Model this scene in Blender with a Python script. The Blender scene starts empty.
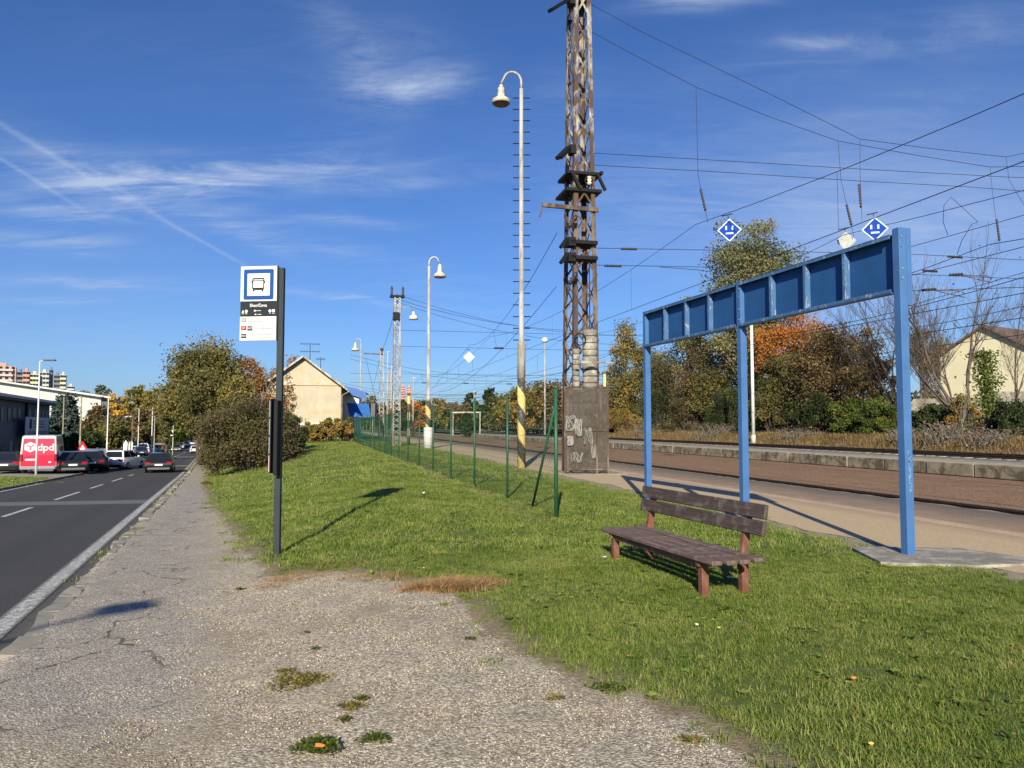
import bpy, math, random
import numpy as np
from mathutils import Vector, Matrix
R = math.radians
sc = bpy.context.scene
COL = sc.collection
rnd = random.Random(7)
F, HOR, CX, H = 750.0, 426.0, 512.0, 1.6
PITCH = math.atan(42.0/750.0)

# ------------------------------------------------------------------ terrain
def sstep(x, a, b):
    u = np.clip((x-a)/(b-a), 0, 1)
    return u*u*(3-2*u)
def zroad(Y):
    Y = np.asarray(Y, float)
    a = -.05-.031*np.clip(Y, -8, 51)
    b = -.02*np.clip(Y-51, 0, 90)
    return a+b
def xedge(Y):
    return -1.85-.40*np.asarray(Y, float)
def rs(X, Y):
    return X*.9724+Y*.2334, -.2334*X+.9724*Y
def xy(r, s):
    return (r*.9724-.2334*s, .2334*r+.9724*s)
def zterr(X, Y):
    X = np.asarray(X, float); Y = np.asarray(Y, float)
    t = X-xedge(Y)
    r, s = rs(X, Y)
    zr = zroad(Y)
    zg = .18*sstep(Y, 8, 16)*(1-sstep(r, 0, 4)) + .03*np.sin(X*1.3+.4)*np.sin(Y*.9)*(1-sstep(r, 5.5, 6.6))
    zg = zg+(-.12)*sstep(r, 12.2, 12.5)
    zg = zg+(.75*sstep(r, 27.9, 31)+.6*sstep(r, 32, 40))*(1-sstep(s, 72, 86))+.12*sstep(r, 27.9, 28.4)
    W = np.clip(1.5+.25*np.clip(Y, 0, 99), 1.5, 9)
    k = sstep(t, 1.0, 1.0+W)
    z = zr*(1-k)+zg*k
    z = z+.07*sstep(t, .25, .35)*(1-k)
    z = np.where(t < .2, zr-.07, z)
    z = np.where(t < -6.6, zr-.07+.13*sstep(-t, 6.6, 6.9), z)
    return z
def zt(X, Y): return float(zterr(X, Y))
CA, SA = math.cos(PITCH), math.sin(PITCH)
def ray(px, py):
    u, v = (px-512)/750.0, (384-py)/750.0
    return (u, CA-v*SA, SA+v*CA)
def G(px, py, ymax=500):
    d = ray(px, py)
    Ys = np.concatenate([np.arange(1, 40, .02), np.arange(40, ymax, .25)])
    k = Ys/d[1]
    X = d[0]*k; Z = H+d[2]*k
    hit = np.nonzero(Z <= zterr(X, Ys))[0]
    i = hit[0] if len(hit) else len(Ys)-1
    return Vector((X[i], Ys[i], float(zterr(X[i], Ys[i]))))
def at(px, py, Y):
    d = ray(px, py); k = Y/d[1]
    return Vector((d[0]*k, Y, H+d[2]*k))

# ------------------------------------------------------------------ objects
def tag(o, label=None, cat=None, group=None, kind=None):
    if label: o['label'] = label
    if cat: o['category'] = cat
    if group: o['group'] = group
    if kind: o['kind'] = kind
    return o
def empty(name, loc, rz=0, label=None, cat=None, group=None):
    o = bpy.data.objects.new(name, None); COL.objects.link(o)
    o.location = loc; o.rotation_euler = (0, 0, rz); o.empty_display_size = .3
    return tag(o, label, cat, group)
def kids(o): return list(o.children)
def copy_tree(o, parent=None):
    c = o.copy(); COL.objects.link(c)
    if parent is not None: c.parent = parent
    for ch in kids(o): copy_tree(ch, c)
    return c
def np_mesh(name, V, Fq, smooth=False):
    V = np.asarray(V, np.float32); Fq = np.asarray(Fq, np.int32)
    me = bpy.data.meshes.new(name)
    n = Fq.shape[1]
    me.vertices.add(len(V)); me.vertices.foreach_set('co', V.ravel())
    me.loops.add(Fq.size); me.loops.foreach_set('vertex_index', Fq.ravel())
    me.polygons.add(len(Fq)); me.polygons.foreach_set('loop_start', np.arange(0, Fq.size, n, dtype=np.int32))
    if smooth: me.polygons.foreach_set('use_smooth', np.ones(len(Fq), bool))
    me.update(calc_edges=True)
    return me
def link(name, me, mat, parent=None, loc=None):
    o = bpy.data.objects.new(name, me); COL.objects.link(o)
    if mat is not None: me.materials.append(mat)
    if parent is not None: o.parent = parent
    if loc is not None: o.location = loc
    return o
class MB:
    def __init__(s): s.v = []; s.f = []; s.sm = []
    def add(s, vs, fs, smooth=False):
        b = len(s.v); s.v += [tuple(p) for p in vs]
        for q in fs: s.f.append([b+i for i in q]); s.sm.append(smooth)
        return s
    def box(s, c, size, rz=0, rx=0, ry=0, bev=0):
        x, y, z = [k/2 for k in size]
        M = Matrix.Translation(c) @ Matrix.Rotation(rz, 4, 'Z') @ Matrix.Rotation(ry, 4, 'Y') @ Matrix.Rotation(rx, 4, 'X')
        if bev:
            b = bev; P = []
            # chamfered box: 24 verts
            idx = {}
            for sx in (-1, 1):
                for sy in (-1, 1):
                    for sz in (-1, 1):
                        for ax in range(3):
                            p = [sx*(x-b), sy*(y-b), sz*(z-b)]
                            p[ax] = (sx*x, sy*y, sz*z)[ax]
                            idx[(sx, sy, sz, ax)] = len(P); P.append(M @ Vector(p))
            fs = []
            for sx in (-1, 1): fs.append([idx[(sx, a, c2, 0)] for a, c2 in ((-1, -1), (sx*1, -sx), (1, 1), (-sx*1, sx))])
            for sy in (-1, 1): fs.append([idx[(a, sy, c2, 1)] for a, c2 in ((-1, -1), (-sy*1, sy), (1, 1), (sy*1, -sy))])
            for sz in (-1, 1): fs.append([idx[(a, c2, sz, 2)] for a, c2 in ((-1, -1), (sz*1, -sz), (1, 1), (-sz*1, sz))])
            for a in (-1, 1):
                for c2 in (-1, 1):
                    fs.append([idx[(a, c2, -1, 0)], idx[(a, c2, -1, 1)], idx[(a, c2, 1, 1)], idx[(a, c2, 1, 0)]])
                    fs.append([idx[(a, -1, c2, 0)], idx[(a, -1, c2, 2)], idx[(a, 1, c2, 2)], idx[(a, 1, c2, 0)]])
                    fs.append([idx[(-1, a, c2, 1)], idx[(-1, a, c2, 2)], idx[(1, a, c2, 2)], idx[(1, a, c2, 1)]])
                    for d in (-1, 1): fs.append([idx[(a, c2, d, 0)], idx[(a, c2, d, 1)], idx[(a, c2, d, 2)]])
            return s.add(P, fs)
        P = [M @ Vector((sx*x, sy*y, sz*z)) for sx in (-1, 1) for sy in (-1, 1) for sz in (-1, 1)]
        return s.add(P, [(0, 1, 3, 2), (4, 6, 7, 5), (0, 4, 5, 1), (2, 3, 7, 6), (0, 2, 6, 4), (1, 5, 7, 3)])
    def beam(s, a, b, w, h, up=(0, 0, 1)):
        a = Vector(a); b = Vector(b); d = (b-a).normalized(); u = Vector(up)
        if abs(d.dot(u)) > .98: u = Vector((0, 1, 0))
        x = d.cross(u).normalized(); u = x.cross(d).normalized()
        P = [p+x*i*w/2+u*j*h/2 for p in (a, b) for i, j in ((-1, -1), (1, -1), (1, 1), (-1, 1))]
        return s.add(P, [(0, 3, 2, 1), (4, 5, 6, 7), (0, 1, 5, 4), (1, 2, 6, 5), (2, 3, 7, 6), (3, 0, 4, 7)])
    def tube(s, pts, r, n=8, caps=True, smooth=True):
        pts = [Vector(p) for p in pts]
        rr = r if isinstance(r, (list, tuple)) else [r]*len(pts)
        b = len(s.v); ref = None
        for i, p in enumerate(pts):
            d = (pts[min(i+1, len(pts)-1)]-pts[max(i-1, 0)])
            d = d.normalized() if d.length > 1e-9 else Vector((0, 0, 1))
            if ref is None: ref = Vector((1, 0, 0)) if abs(d.x) < .8 else Vector((0, 1, 0))
            x = (ref-d*ref.dot(d)).normalized(); ref = x; y = d.cross(x)
            for k in range(n):
                a = 2*math.pi*k/n
                s.v.append(tuple(p+x*math.cos(a)*rr[i]+y*math.sin(a)*rr[i]))
        for i in range(len(pts)-1):
            for k in range(n):
                s.f.append([b+i*n+k, b+i*n+(k+1) % n, b+(i+1)*n+(k+1) % n, b+(i+1)*n+k]); s.sm.append(smooth)
        if caps:
            s.f.append([b+k for k in range(n)][::-1]); s.sm.append(False)
            s.f.append([b+(len(pts)-1)*n+k for k in range(n)]); s.sm.append(False)
        return s
    def lathe(s, c, prof, n=16, axis=None):
        c = Vector(c)
        M = Matrix.Identity(3) if axis is None else Vector((0, 0, 1)).rotation_difference(Vector(axis)).to_matrix()
        b = len(s.v)
        for (r, z) in prof:
            for k in range(n):
                a = 2*math.pi*k/n
                s.v.append(tuple(c+M @ Vector((r*math.cos(a), r*math.sin(a), z))))
        for i in range(len(prof)-1):
            for k in range(n):
                s.f.append([b+i*n+k, b+i*n+(k+1) % n, b+(i+1)*n+(k+1) % n, b+(i+1)*n+k]); s.sm.append(True)
        s.f.append([b+k for k in range(n)][::-1]); s.sm.append(False)
        s.f.append([b+(len(prof)-1)*n+k for k in range(n)]); s.sm.append(False)
        return s
    def prism(s, poly, off):
        off = Vector(off); n = len(poly); P = [Vector(p) for p in poly]+[Vector(p)+off for p in poly]
        return s.add(P, [list(range(n))[::-1], [n+i for i in range(n)]]+[(i, (i+1) % n, n+(i+1) % n, n+i) for i in range(n)])
    def quad(s, a, b, c, d): return s.add([a, b, c, d], [(0, 1, 2, 3)])
    def build(s, name, mat, parent=None, loc=None):
        me = bpy.data.meshes.new(name); me.from_pydata(s.v, [], s.f)
        me.polygons.foreach_set('use_smooth', s.sm); me.update()
        return link(name, me, mat, parent, loc)
def textmb(body, size, mat, name, parent, M, align='CENTER', thick=.002, bold=False):
    cu = bpy.data.curves.new('t', 'FONT'); cu.body = body; cu.size = size; cu.extrude = thick
    cu.align_x = align; cu.align_y = 'CENTER'; cu.resolution_u = 3
    if bold: cu.offset = size*.02
    o = bpy.data.objects.new('t', cu); COL.objects.link(o)
    dg = bpy.context.evaluated_depsgraph_get(); me = bpy.data.meshes.new_from_object(o.evaluated_get(dg))
    bpy.data.objects.remove(o); bpy.data.curves.remove(cu)
    me.transform(M); me.materials.clear(); me.name = name
    return link(name, me, mat, parent)

# ------------------------------------------------------------------ materials
def nodes(name):
    m = bpy.data.materials.new(name); m.use_nodes = True; nt = m.node_tree
    for n in list(nt.nodes): nt.nodes.remove(n)
    out = nt.nodes.new('ShaderNodeOutputMaterial'); b = nt.nodes.new('ShaderNodeBsdfPrincipled')
    nt.links.new(b.outputs[0], out.inputs['Surface'])
    return m, nt, b, out
class NT:
    def __init__(s, nt): s.nt = nt
    def n(s, t, **k):
        x = s.nt.nodes.new(t)
        for a, b in k.items(): setattr(x, a, b)
        return x
    def l(s, a, b): s.nt.links.new(a, b)
    def val(s, sock, v):
        if hasattr(v, 'links') or isinstance(v, bpy.types.NodeSocket): s.l(v, sock)
        else: sock.default_value = v
    def math(s, op, a, b=None, c=None, clamp=False):
        x = s.n('ShaderNodeMath', operation=op, use_clamp=clamp); s.val(x.inputs[0], a)
        if b is not None: s.val(x.inputs[1], b)
        if c is not None: s.val(x.inputs[2], c)
        return x.outputs[0]
    def vm(s, op, a, b=None, scale=None):
        x = s.n('ShaderNodeVectorMath', operation=op); s.val(x.inputs[0], a)
        if b is not None: s.val(x.inputs[1], b)
        if scale is not None: s.val(x.inputs['Scale'], scale)
        return x.outputs['Value'] if op in ('DOT_PRODUCT', 'LENGTH', 'DISTANCE') else x.outputs[0]
    def noise(s, vec, scale, detail=4, rough=.6, dist=0):
        x = s.n('ShaderNodeTexNoise'); s.val(x.inputs['Vector'], vec); x.inputs['Scale'].default_value = scale
        x.inputs['Detail'].default_value = detail; x.inputs['Roughness'].default_value = rough; x.inputs['Distortion'].default_value = dist
        return x.outputs['Fac']
    def vor(s, vec, scale, feature='F1', rand=1):
        x = s.n('ShaderNodeTexVoronoi', feature=feature); s.val(x.inputs['Vector'], vec); x.inputs['Scale'].default_value = scale
        x.inputs['Randomness'].default_value = rand
        return x
    def ramp(s, fac, stops, interp='LINEAR'):
        x = s.n('ShaderNodeValToRGB'); s.val(x.inputs[0], fac); cr = x.color_ramp; cr.interpolation = interp
        while len(cr.elements) < len(stops): cr.elements.new(.5)
        for e, (p, c) in zip(cr.elements, stops):
            e.position = p; e.color = (c[0], c[1], c[2], 1) if hasattr(c, '__len__') else (c, c, c, 1)
        return x.outputs[0]
    def mix(s, fac, a, b, mode='MIX'):
        x = s.n('ShaderNodeMix', data_type='RGBA', blend_type=mode); s.val(x.inputs[0], fac)
        for i, v in ((6, a), (7, b)):
            if isinstance(v, (tuple, list)): x.inputs[i].default_value = (v[0], v[1], v[2], 1)
            else: s.l(v, x.inputs[i])
        return x.outputs[2]
    def mr(s, v, a, b, c=0, d=1, smooth=False):
        x = s.n('ShaderNodeMapRange'); s.val(x.inputs[0], v)
        if smooth: x.interpolation_type = 'SMOOTHSTEP'
        for i, k in enumerate((a, b, c, d)): x.inputs[i+1].default_value = k
        return x.outputs[0]
    def bump(s, h, strength, dist, bsdf, prev=None):
        x = s.n('ShaderNodeBump'); x.inputs['Strength'].default_value = strength; x.inputs['Distance'].default_value = dist
        s.l(h, x.inputs['Height'])
        if prev is not None: s.l(prev, x.inputs['Normal'])
        s.l(x.outputs[0], bsdf.inputs['Normal']); return x.outputs[0]
def mat(name, col, rough=.6, metal=0, var=.25, scale=6, col2=None, spots=0, bump=0, spec=.4, coat=0, stretch=None):
    m, nt, b, out = nodes(name); N = NT(nt)
    tc = N.n('ShaderNodeTexCoord').outputs['Object']
    if stretch:
        mp = N.n('ShaderNodeMapping'); mp.inputs['Scale'].default_value = stretch; N.l(tc, mp.inputs[0]); tc = mp.outputs[0]
    f = N.noise(tc, scale, 6, .65)
    d = tuple(c*(1-var) for c in col); l = tuple(min(1, c*(1+var)) for c in col)
    c = N.ramp(f, [(.3, d), (.7, l)])
    if col2 is not None:
        g = N.noise(tc, scale*.6+.7, 8, .7, .3)
        c = N.mix(N.mr(g, .5-spots*.25, .6-spots*.25), c, col2) if spots else N.mix(N.mr(g, .45, .6), c, col2)
    N.l(c, b.inputs['Base Color'])
    b.inputs['Roughness'].default_value = rough; b.inputs['Metallic'].default_value = metal
    b.inputs['Specular IOR Level'].default_value = spec
    if coat: b.inputs['Coat Weight'].default_value = coat; b.inputs['Coat Roughness'].default_value = .08
    if bump: N.bump(N.noise(tc, scale*4, 6, .7), .6, bump, b)
    return m
M = {}
M['steel_grey'] = mat('galvanised_steel', (.34, .34, .33), .55, .3, .25, 3, (.2, .17, .14), .2, stretch=(1, 1, .3))
M['anthracite'] = mat('anthracite_paint', (.032, .042, .048), .6, 0, .15, 2, spec=.15)
M['signblack'] = mat('sign_dark_face', (.022, .028, .036), .65, 0, .1, 8, spec=.1)
M['white'] = mat('white_paint', (.62, .62, .61), .65, 0, .06, 8, spec=.12)
M['offwhite'] = mat('offwhite_paint', (.62, .61, .56), .55, 0, .12, 5, (.45, .38, .28), .3)
M['signblue'] = mat('sign_blue', (.012, .065, .26), .65, 0, .06, 5, spec=.12)
M['railblue'] = mat('diamond_blue', (.004, .05, .34), .65, 0, .06, 5, spec=.1)
M['black'] = mat('black_paint', (.010, .010, .011), .6, 0, .2, 5, spec=.2)
M['grey'] = mat('grey_face', (.25, .27, .29), .65, 0, .1, 5, spec=.12)
M['yellow'] = mat('sign_yellow', (.75, .6, .15), .5)
M['red'] = mat('sign_red', (.55, .02, .03), .65, spec=.12)
M['rust'] = mat('rusty_steel', (.075, .046, .034), .8, .1, .45, 3, (.17, .13, .1), .02, .002, stretch=(1, 1, .35))
M['rustlight'] = mat('peeling_paint_steel', (.33, .3, .26), .85, .0, .3, 2.6, (.07, .045, .034), .34, .002, stretch=(1, 1, .3))
M['wire'] = mat('wire', (.03, .03, .034), .6, .3)
M['insul'] = mat('insulator_brown', (.035, .025, .022), .5)
M['green'] = mat('green_fence_paint', (.02, .085, .045), .45, 0, .2, 4)
M['concrete'] = mat('concrete', (.33, .31, .27), .9, 0, .25, 4, (.2, .18, .15), .3, .004)
M['woodleg'] = mat('bench_leg_paint', (.15, .06, .038), .65, 0, .3, 4, (.2, .12, .09), .05)
M['tyre'] = mat('tyre_rubber', (.012, .012, .012), .85)
M['rim'] = mat('wheel_rim', (.35, .35, .36), .35, .7)
M['dim_window'] = mat('dim_window', (.04, .045, .055), .35, spec=.3)
M['glass'] = mat('dark_glass', (.012, .015, .02), .06, 0, .1, 1, spec=.8)
M['lightred'] = mat('tail_light', (.35, .01, .01), .15, 0, .2, 3, spec=.7)
M['lightclear'] = mat('head_light', (.6, .6, .62), .1, 0, .2, 3, spec=.8)
M['plate'] = mat('plate', (.75, .75, .72), .4, 0, .04)
for nm, c in (('carblack', (.012, .013, .016)), ('carwhite', (.72, .73, .74)), ('cargrey', (.12, .13, .14)), ('carsilver', (.42, .43, .45)), ('carblue', (.02, .04, .1)), ('cardark', (.02, .022, .03)), ('carred', (.4, .02, .02))):
    M[nm] = mat(nm.replace('car', 'car_paint_'), c, .35, .1, .05, 1, coat=.8)
M['vanred'] = mat('van_red', (.62, .015, .055), .35, 0, .06, 1, coat=.5)
M['plaster'] = mat('cream_plaster', (.43, .39, .30), .9, 0, .16, .35, (.43, .35, .23), .04, .003)
M['plaster_white'] = mat('white_plaster', (.72, .71, .68), .9, 0, .08, .6)
M['pale_yellow'] = mat('pale_yellow_plaster', (.6, .56, .4), .9, 0, .08, .5)
M['rooftile'] = mat('dark_roof', (.09, .07, .065), .8, 0, .3, 3)
M['rooftile_brown'] = mat('brown_roof', (.13, .085, .07), .8, 0, .3, 3)
M['roof_grey'] = mat('grey_roof_metal', (.45, .45, .46), .5, .2, .15, 1)
M['roofblue'] = mat('blue_canopy_sheet', (.03, .12, .38), .5, 0, .12, 1.5)
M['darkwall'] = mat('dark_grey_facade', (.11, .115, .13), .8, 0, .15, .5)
M['bark'] = mat('bark', (.12, .09, .065), .95, 0, .4, 5, bump=.01)
M['bark_pale'] = mat('pale_bark', (.25, .22, .18), .95, 0, .35, 5, bump=.01)
M['twig'] = mat('twig', (.11, .085, .07), .95, 0, .3, 3)
M['rail'] = mat('rail_steel', (.05, .035, .028), .6, .4, .35, 6)
M['railtop'] = mat('rail_running_surface', (.2, .19, .18), .35, .7, .2, 3)
M['platform_edge'] = mat('old_platform_wall', (.27, .225, .16), .95, 0, .35, 2, (.1, .085, .06), .1, .01)

def blue_mat(name, base, worn):
    m, nt, b, out = nodes(name); N = NT(nt); tc = N.n('ShaderNodeTexCoord').outputs['Object']
    mp = N.n('ShaderNodeMapping'); mp.inputs['Scale'].default_value = (1, 1, .35); N.l(tc, mp.inputs[0])
    a = N.noise(tc, 2.2, 5); c = N.ramp(a, [(.3, tuple(k*.85 for k in base)), (.75, tuple(k*1.15 for k in base))])
    g = N.noise(mp.outputs[0], 14, 8, .75, .4); c = N.mix(N.mr(g, worn, worn+.06), c, (.3, .34, .38))
    g2 = N.noise(mp.outputs[0], 22, 8, .8, .6); c = N.mix(N.mr(g2, .69, .73), c, (.12, .06, .035))
    N.l(c, b.inputs['Base Color']); b.inputs['Roughness'].default_value = .6; b.inputs['Specular IOR Level'].default_value = .2
    N.bump(g, .3, .002, b); return m
M['blue_post'] = blue_mat('blue_gloss_paint', (.055, .14, .33), .67)
M['blue_panel'] = blue_mat('blue_panel_paint', (.02, .085, .24), .72)
M['blue_worn'] = blue_mat('blue_weathered_paint', (.06, .14, .29), .55)

def wood_mat(k_=1.0):
    m, nt, b, out = nodes('weathered_brown_plank'); N = NT(nt); tc = N.n('ShaderNodeTexCoord').outputs['Object']
    mp = N.n('ShaderNodeMapping'); mp.inputs['Scale'].default_value = (1, 14, 14); N.l(tc, mp.inputs[0])
    g = N.noise(mp.outputs[0], 2.2, 8, .7, .6); c = N.ramp(g, [(.25, (.03*k_, .018*k_, .015*k_)), (.55, (.07*k_, .046*k_, .04*k_)), (.8, (.15*k_, .12*k_, .11*k_))])
    k = N.noise(tc, 5, 6, .7); c = N.mix(N.mr(k, .52, .7, 0, .8), c, (.2*k_**.5, .175*k_**.5, .16*k_**.5))
    N.l(c, b.inputs['Base Color']); b.inputs['Roughness'].default_value = .7
    N.bump(g, .8, .004, b); return m
M['plank'] = wood_mat()
M['seatplank'] = wood_mat(1.9)

def leaf_mat(name, cols, transl=.35):
    m, nt, b, out = nodes(name); N = NT(nt)
    at_ = N.n('ShaderNodeAttribute'); at_.attribute_name = 'tint'
    st = [(i/(len(cols)-1)*.9+.05, c) for i, c in enumerate(cols)]
    c = N.ramp(at_.outputs['Fac'], st)
    N.l(c, b.inputs['Base Color']); b.inputs['Roughness'].default_value = .65; b.inputs['Specular IOR Level'].default_value = .25
    tr = N.n('ShaderNodeBsdfTranslucent'); N.l(c, tr.inputs[0]); mx = N.n('ShaderNodeMixShader'); mx.inputs[0].default_value = transl
    N.l(b.outputs[0], mx.inputs[1]); N.l(tr.outputs[0], mx.inputs[2]); N.l(mx.outputs[0], out.inputs['Surface'])
    return m
L = {
 'olive': leaf_mat('leaves_olive', [(.05, .058, .02), (.1, .105, .035), (.17, .155, .05), (.22, .17, .06)]),
 'oliveyellow': leaf_mat('leaves_olive_yellow', [(.075, .08, .028), (.14, .135, .042), (.23, .195, .058), (.31, .235, .07)]),
 'yellowgreen': leaf_mat('leaves_yellow_green', [(.1, .1, .03), (.18, .165, .05), (.3, .24, .065), (.4, .29, .08)]),
 'yellow': leaf_mat('leaves_yellow', [(0.297, 0.189, 0.0405), (0.567, 0.351, 0.0675), (0.675, 0.446, 0.0945)]),
 'orange': leaf_mat('leaves_orange', [(0.216, 0.0945, 0.027), (0.486, 0.189, 0.0405), (0.567, 0.27, 0.0675)]),
 'brown': leaf_mat('leaves_brown', [(0.081, 0.0675, 0.0338), (0.162, 0.121, 0.054), (0.27, 0.176, 0.081)]),
 'rustbrown': leaf_mat('leaves_rust_brown', [(0.162, 0.108, 0.0473), (0.324, 0.176, 0.0675), (0.432, 0.23, 0.0945)]),
 'hedge': leaf_mat('leaves_hedge', [(0.0473, 0.0405, 0.0203), (0.101, 0.0878, 0.0338), (0.162, 0.121, 0.0607), (0.121, 0.135, 0.0405)]),
 'darkgreen': leaf_mat('leaves_dark_green', [(0.0203, 0.0338, 0.0135), (0.0405, 0.0607, 0.0203), (0.081, 0.101, 0.027)]),
 'green': leaf_mat('leaves_green', [(0.0405, 0.0675, 0.0162), (0.0945, 0.135, 0.027), (0.203, 0.23, 0.0405)]),
 'spruce': leaf_mat('needles_blue_green', [(0.0243, 0.0405, 0.0338), (0.0473, 0.0743, 0.0607), (0.0945, 0.128, 0.115)], .1),
 'redgreen': leaf_mat('leaves_mixed_autumn', [(0.0675, 0.108, 0.027), (0.189, 0.189, 0.0405), (0.351, 0.176, 0.054), (0.405, 0.27, 0.0675)]),
 'greygreen': leaf_mat('leaves_grey_green', [(0.0675, 0.081, 0.0405), (0.135, 0.155, 0.0743), (0.23, 0.23, 0.108), (0.284, 0.243, 0.108)]),
 'scrub': leaf_mat('dry_scrub', [(0.0945, 0.0675, 0.0473), (0.189, 0.135, 0.0945), (0.324, 0.257, 0.189)]),
 'drygrass': leaf_mat('dry_grass_blades', [(0.176, 0.135, 0.0675), (0.338, 0.216, 0.108), (0.446, 0.297, 0.162), (0.23, 0.203, 0.0675)]),
}
# ------------------------------------------------------------------ ground partition
def poly_sd(X, Y, P):
    """signed distance, positive inside polygon P"""
    X = np.asarray(X, float); Y = np.asarray(Y, float)
    d = np.full(X.shape, 1e9); ins = np.zeros(X.shape, bool)
    for (x0, y0), (x1, y1) in zip(P, P[1:]+P[:1]):
        dx, dy = x1-x0, y1-y0; L2 = dx*dx+dy*dy+1e-12
        u = np.clip(((X-x0)*dx+(Y-y0)*dy)/L2, 0, 1)
        d = np.minimum(d, np.hypot(X-x0-u*dx, Y-y0-u*dy))
        if abs(dy) > 1e-9:
            c = ((y0 > Y) != (y1 > Y)) & (X < (x1-x0)*(Y-y0)/dy+x0); ins ^= c
    return np.where(ins, d, -d)
bpx = [(205, 478), (203, 488), (208, 500), (222, 520), (236, 538), (250, 556), (268, 577), (300, 575), (345, 572), (380, 578), (420, 585), (450, 594),
       (470, 612), (490, 634), (540, 666), (590, 682), (640, 700), (700, 728), (750, 762), (775, 800)]
bw = [G(*p) for p in bpx]
GP = [(float(xedge(160))+.2, 160), (float(xedge(160))+1.5, 160), (float(xedge(60))+1.5, 60)]+[(p.x, p.y) for p in bw]+[(1.5, 1.5), (1.3, -9), (float(xedge(-9))+.2, -9)]
vA, vB, vC, vD = G(-60, 505), G(-60, 474), G(40, 478), G(66, 484)
VP = [(p.x, p.y) for p in (vA, G(0, 493), G(30, 488), vD, vC, G(0, 477), vB)]
v2 = [(p.x, p.y) for p in (G(128, 468), G(150, 459), G(146, 454), G(118, 464))]
def gr_sd(X, Y):
    a = poly_sd(X, Y, GP)
    t = X-xedge(Y)
    left = np.minimum(-6.7-t, 95-np.asarray(Y, float))
    left = np.minimum(left, t+45)
    left = np.minimum(left, -poly_sd(X, Y, VP)); left = np.minimum(left, -poly_sd(X, Y, v2))
    return np.maximum(a, left)
def axis(segs):
    o = []
    for a, b, n in segs: o += list(np.linspace(a, b, n, endpoint=False))
    return np.array(o+[segs[-1][1]])
def geo(a, b, d0, g):
    o = [a]; d = d0
    while o[-1] < b: o.append(o[-1]+d); d *= g
    return o
gx = np.array(sorted([-x for x in geo(6, 900, .1, 1.06)[1:]]+list(np.arange(-6, 6, .1))+geo(6, 900, .1, 1.06)))
gy = np.array(list(np.arange(-12, 1.5, 1.0))+list(np.arange(1.5, 13, .1))+geo(13, 1500, .1, 1.03))
XX, YY = np.meshgrid(gx, gy)
_n = np.sin(XX*37.7+YY*11.3)*np.cos(XX*17.1-YY*29.9)
ZZ = zterr(XX, YY)
GR = np.clip(gr_sd(XX, YY), -3, 3)
ZZ = ZZ+np.where(np.hypot(XX, YY) < 25, .006*np.sin(XX*7.1+1)*np.sin(YY*6.3)+.004*_n, 0)
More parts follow.
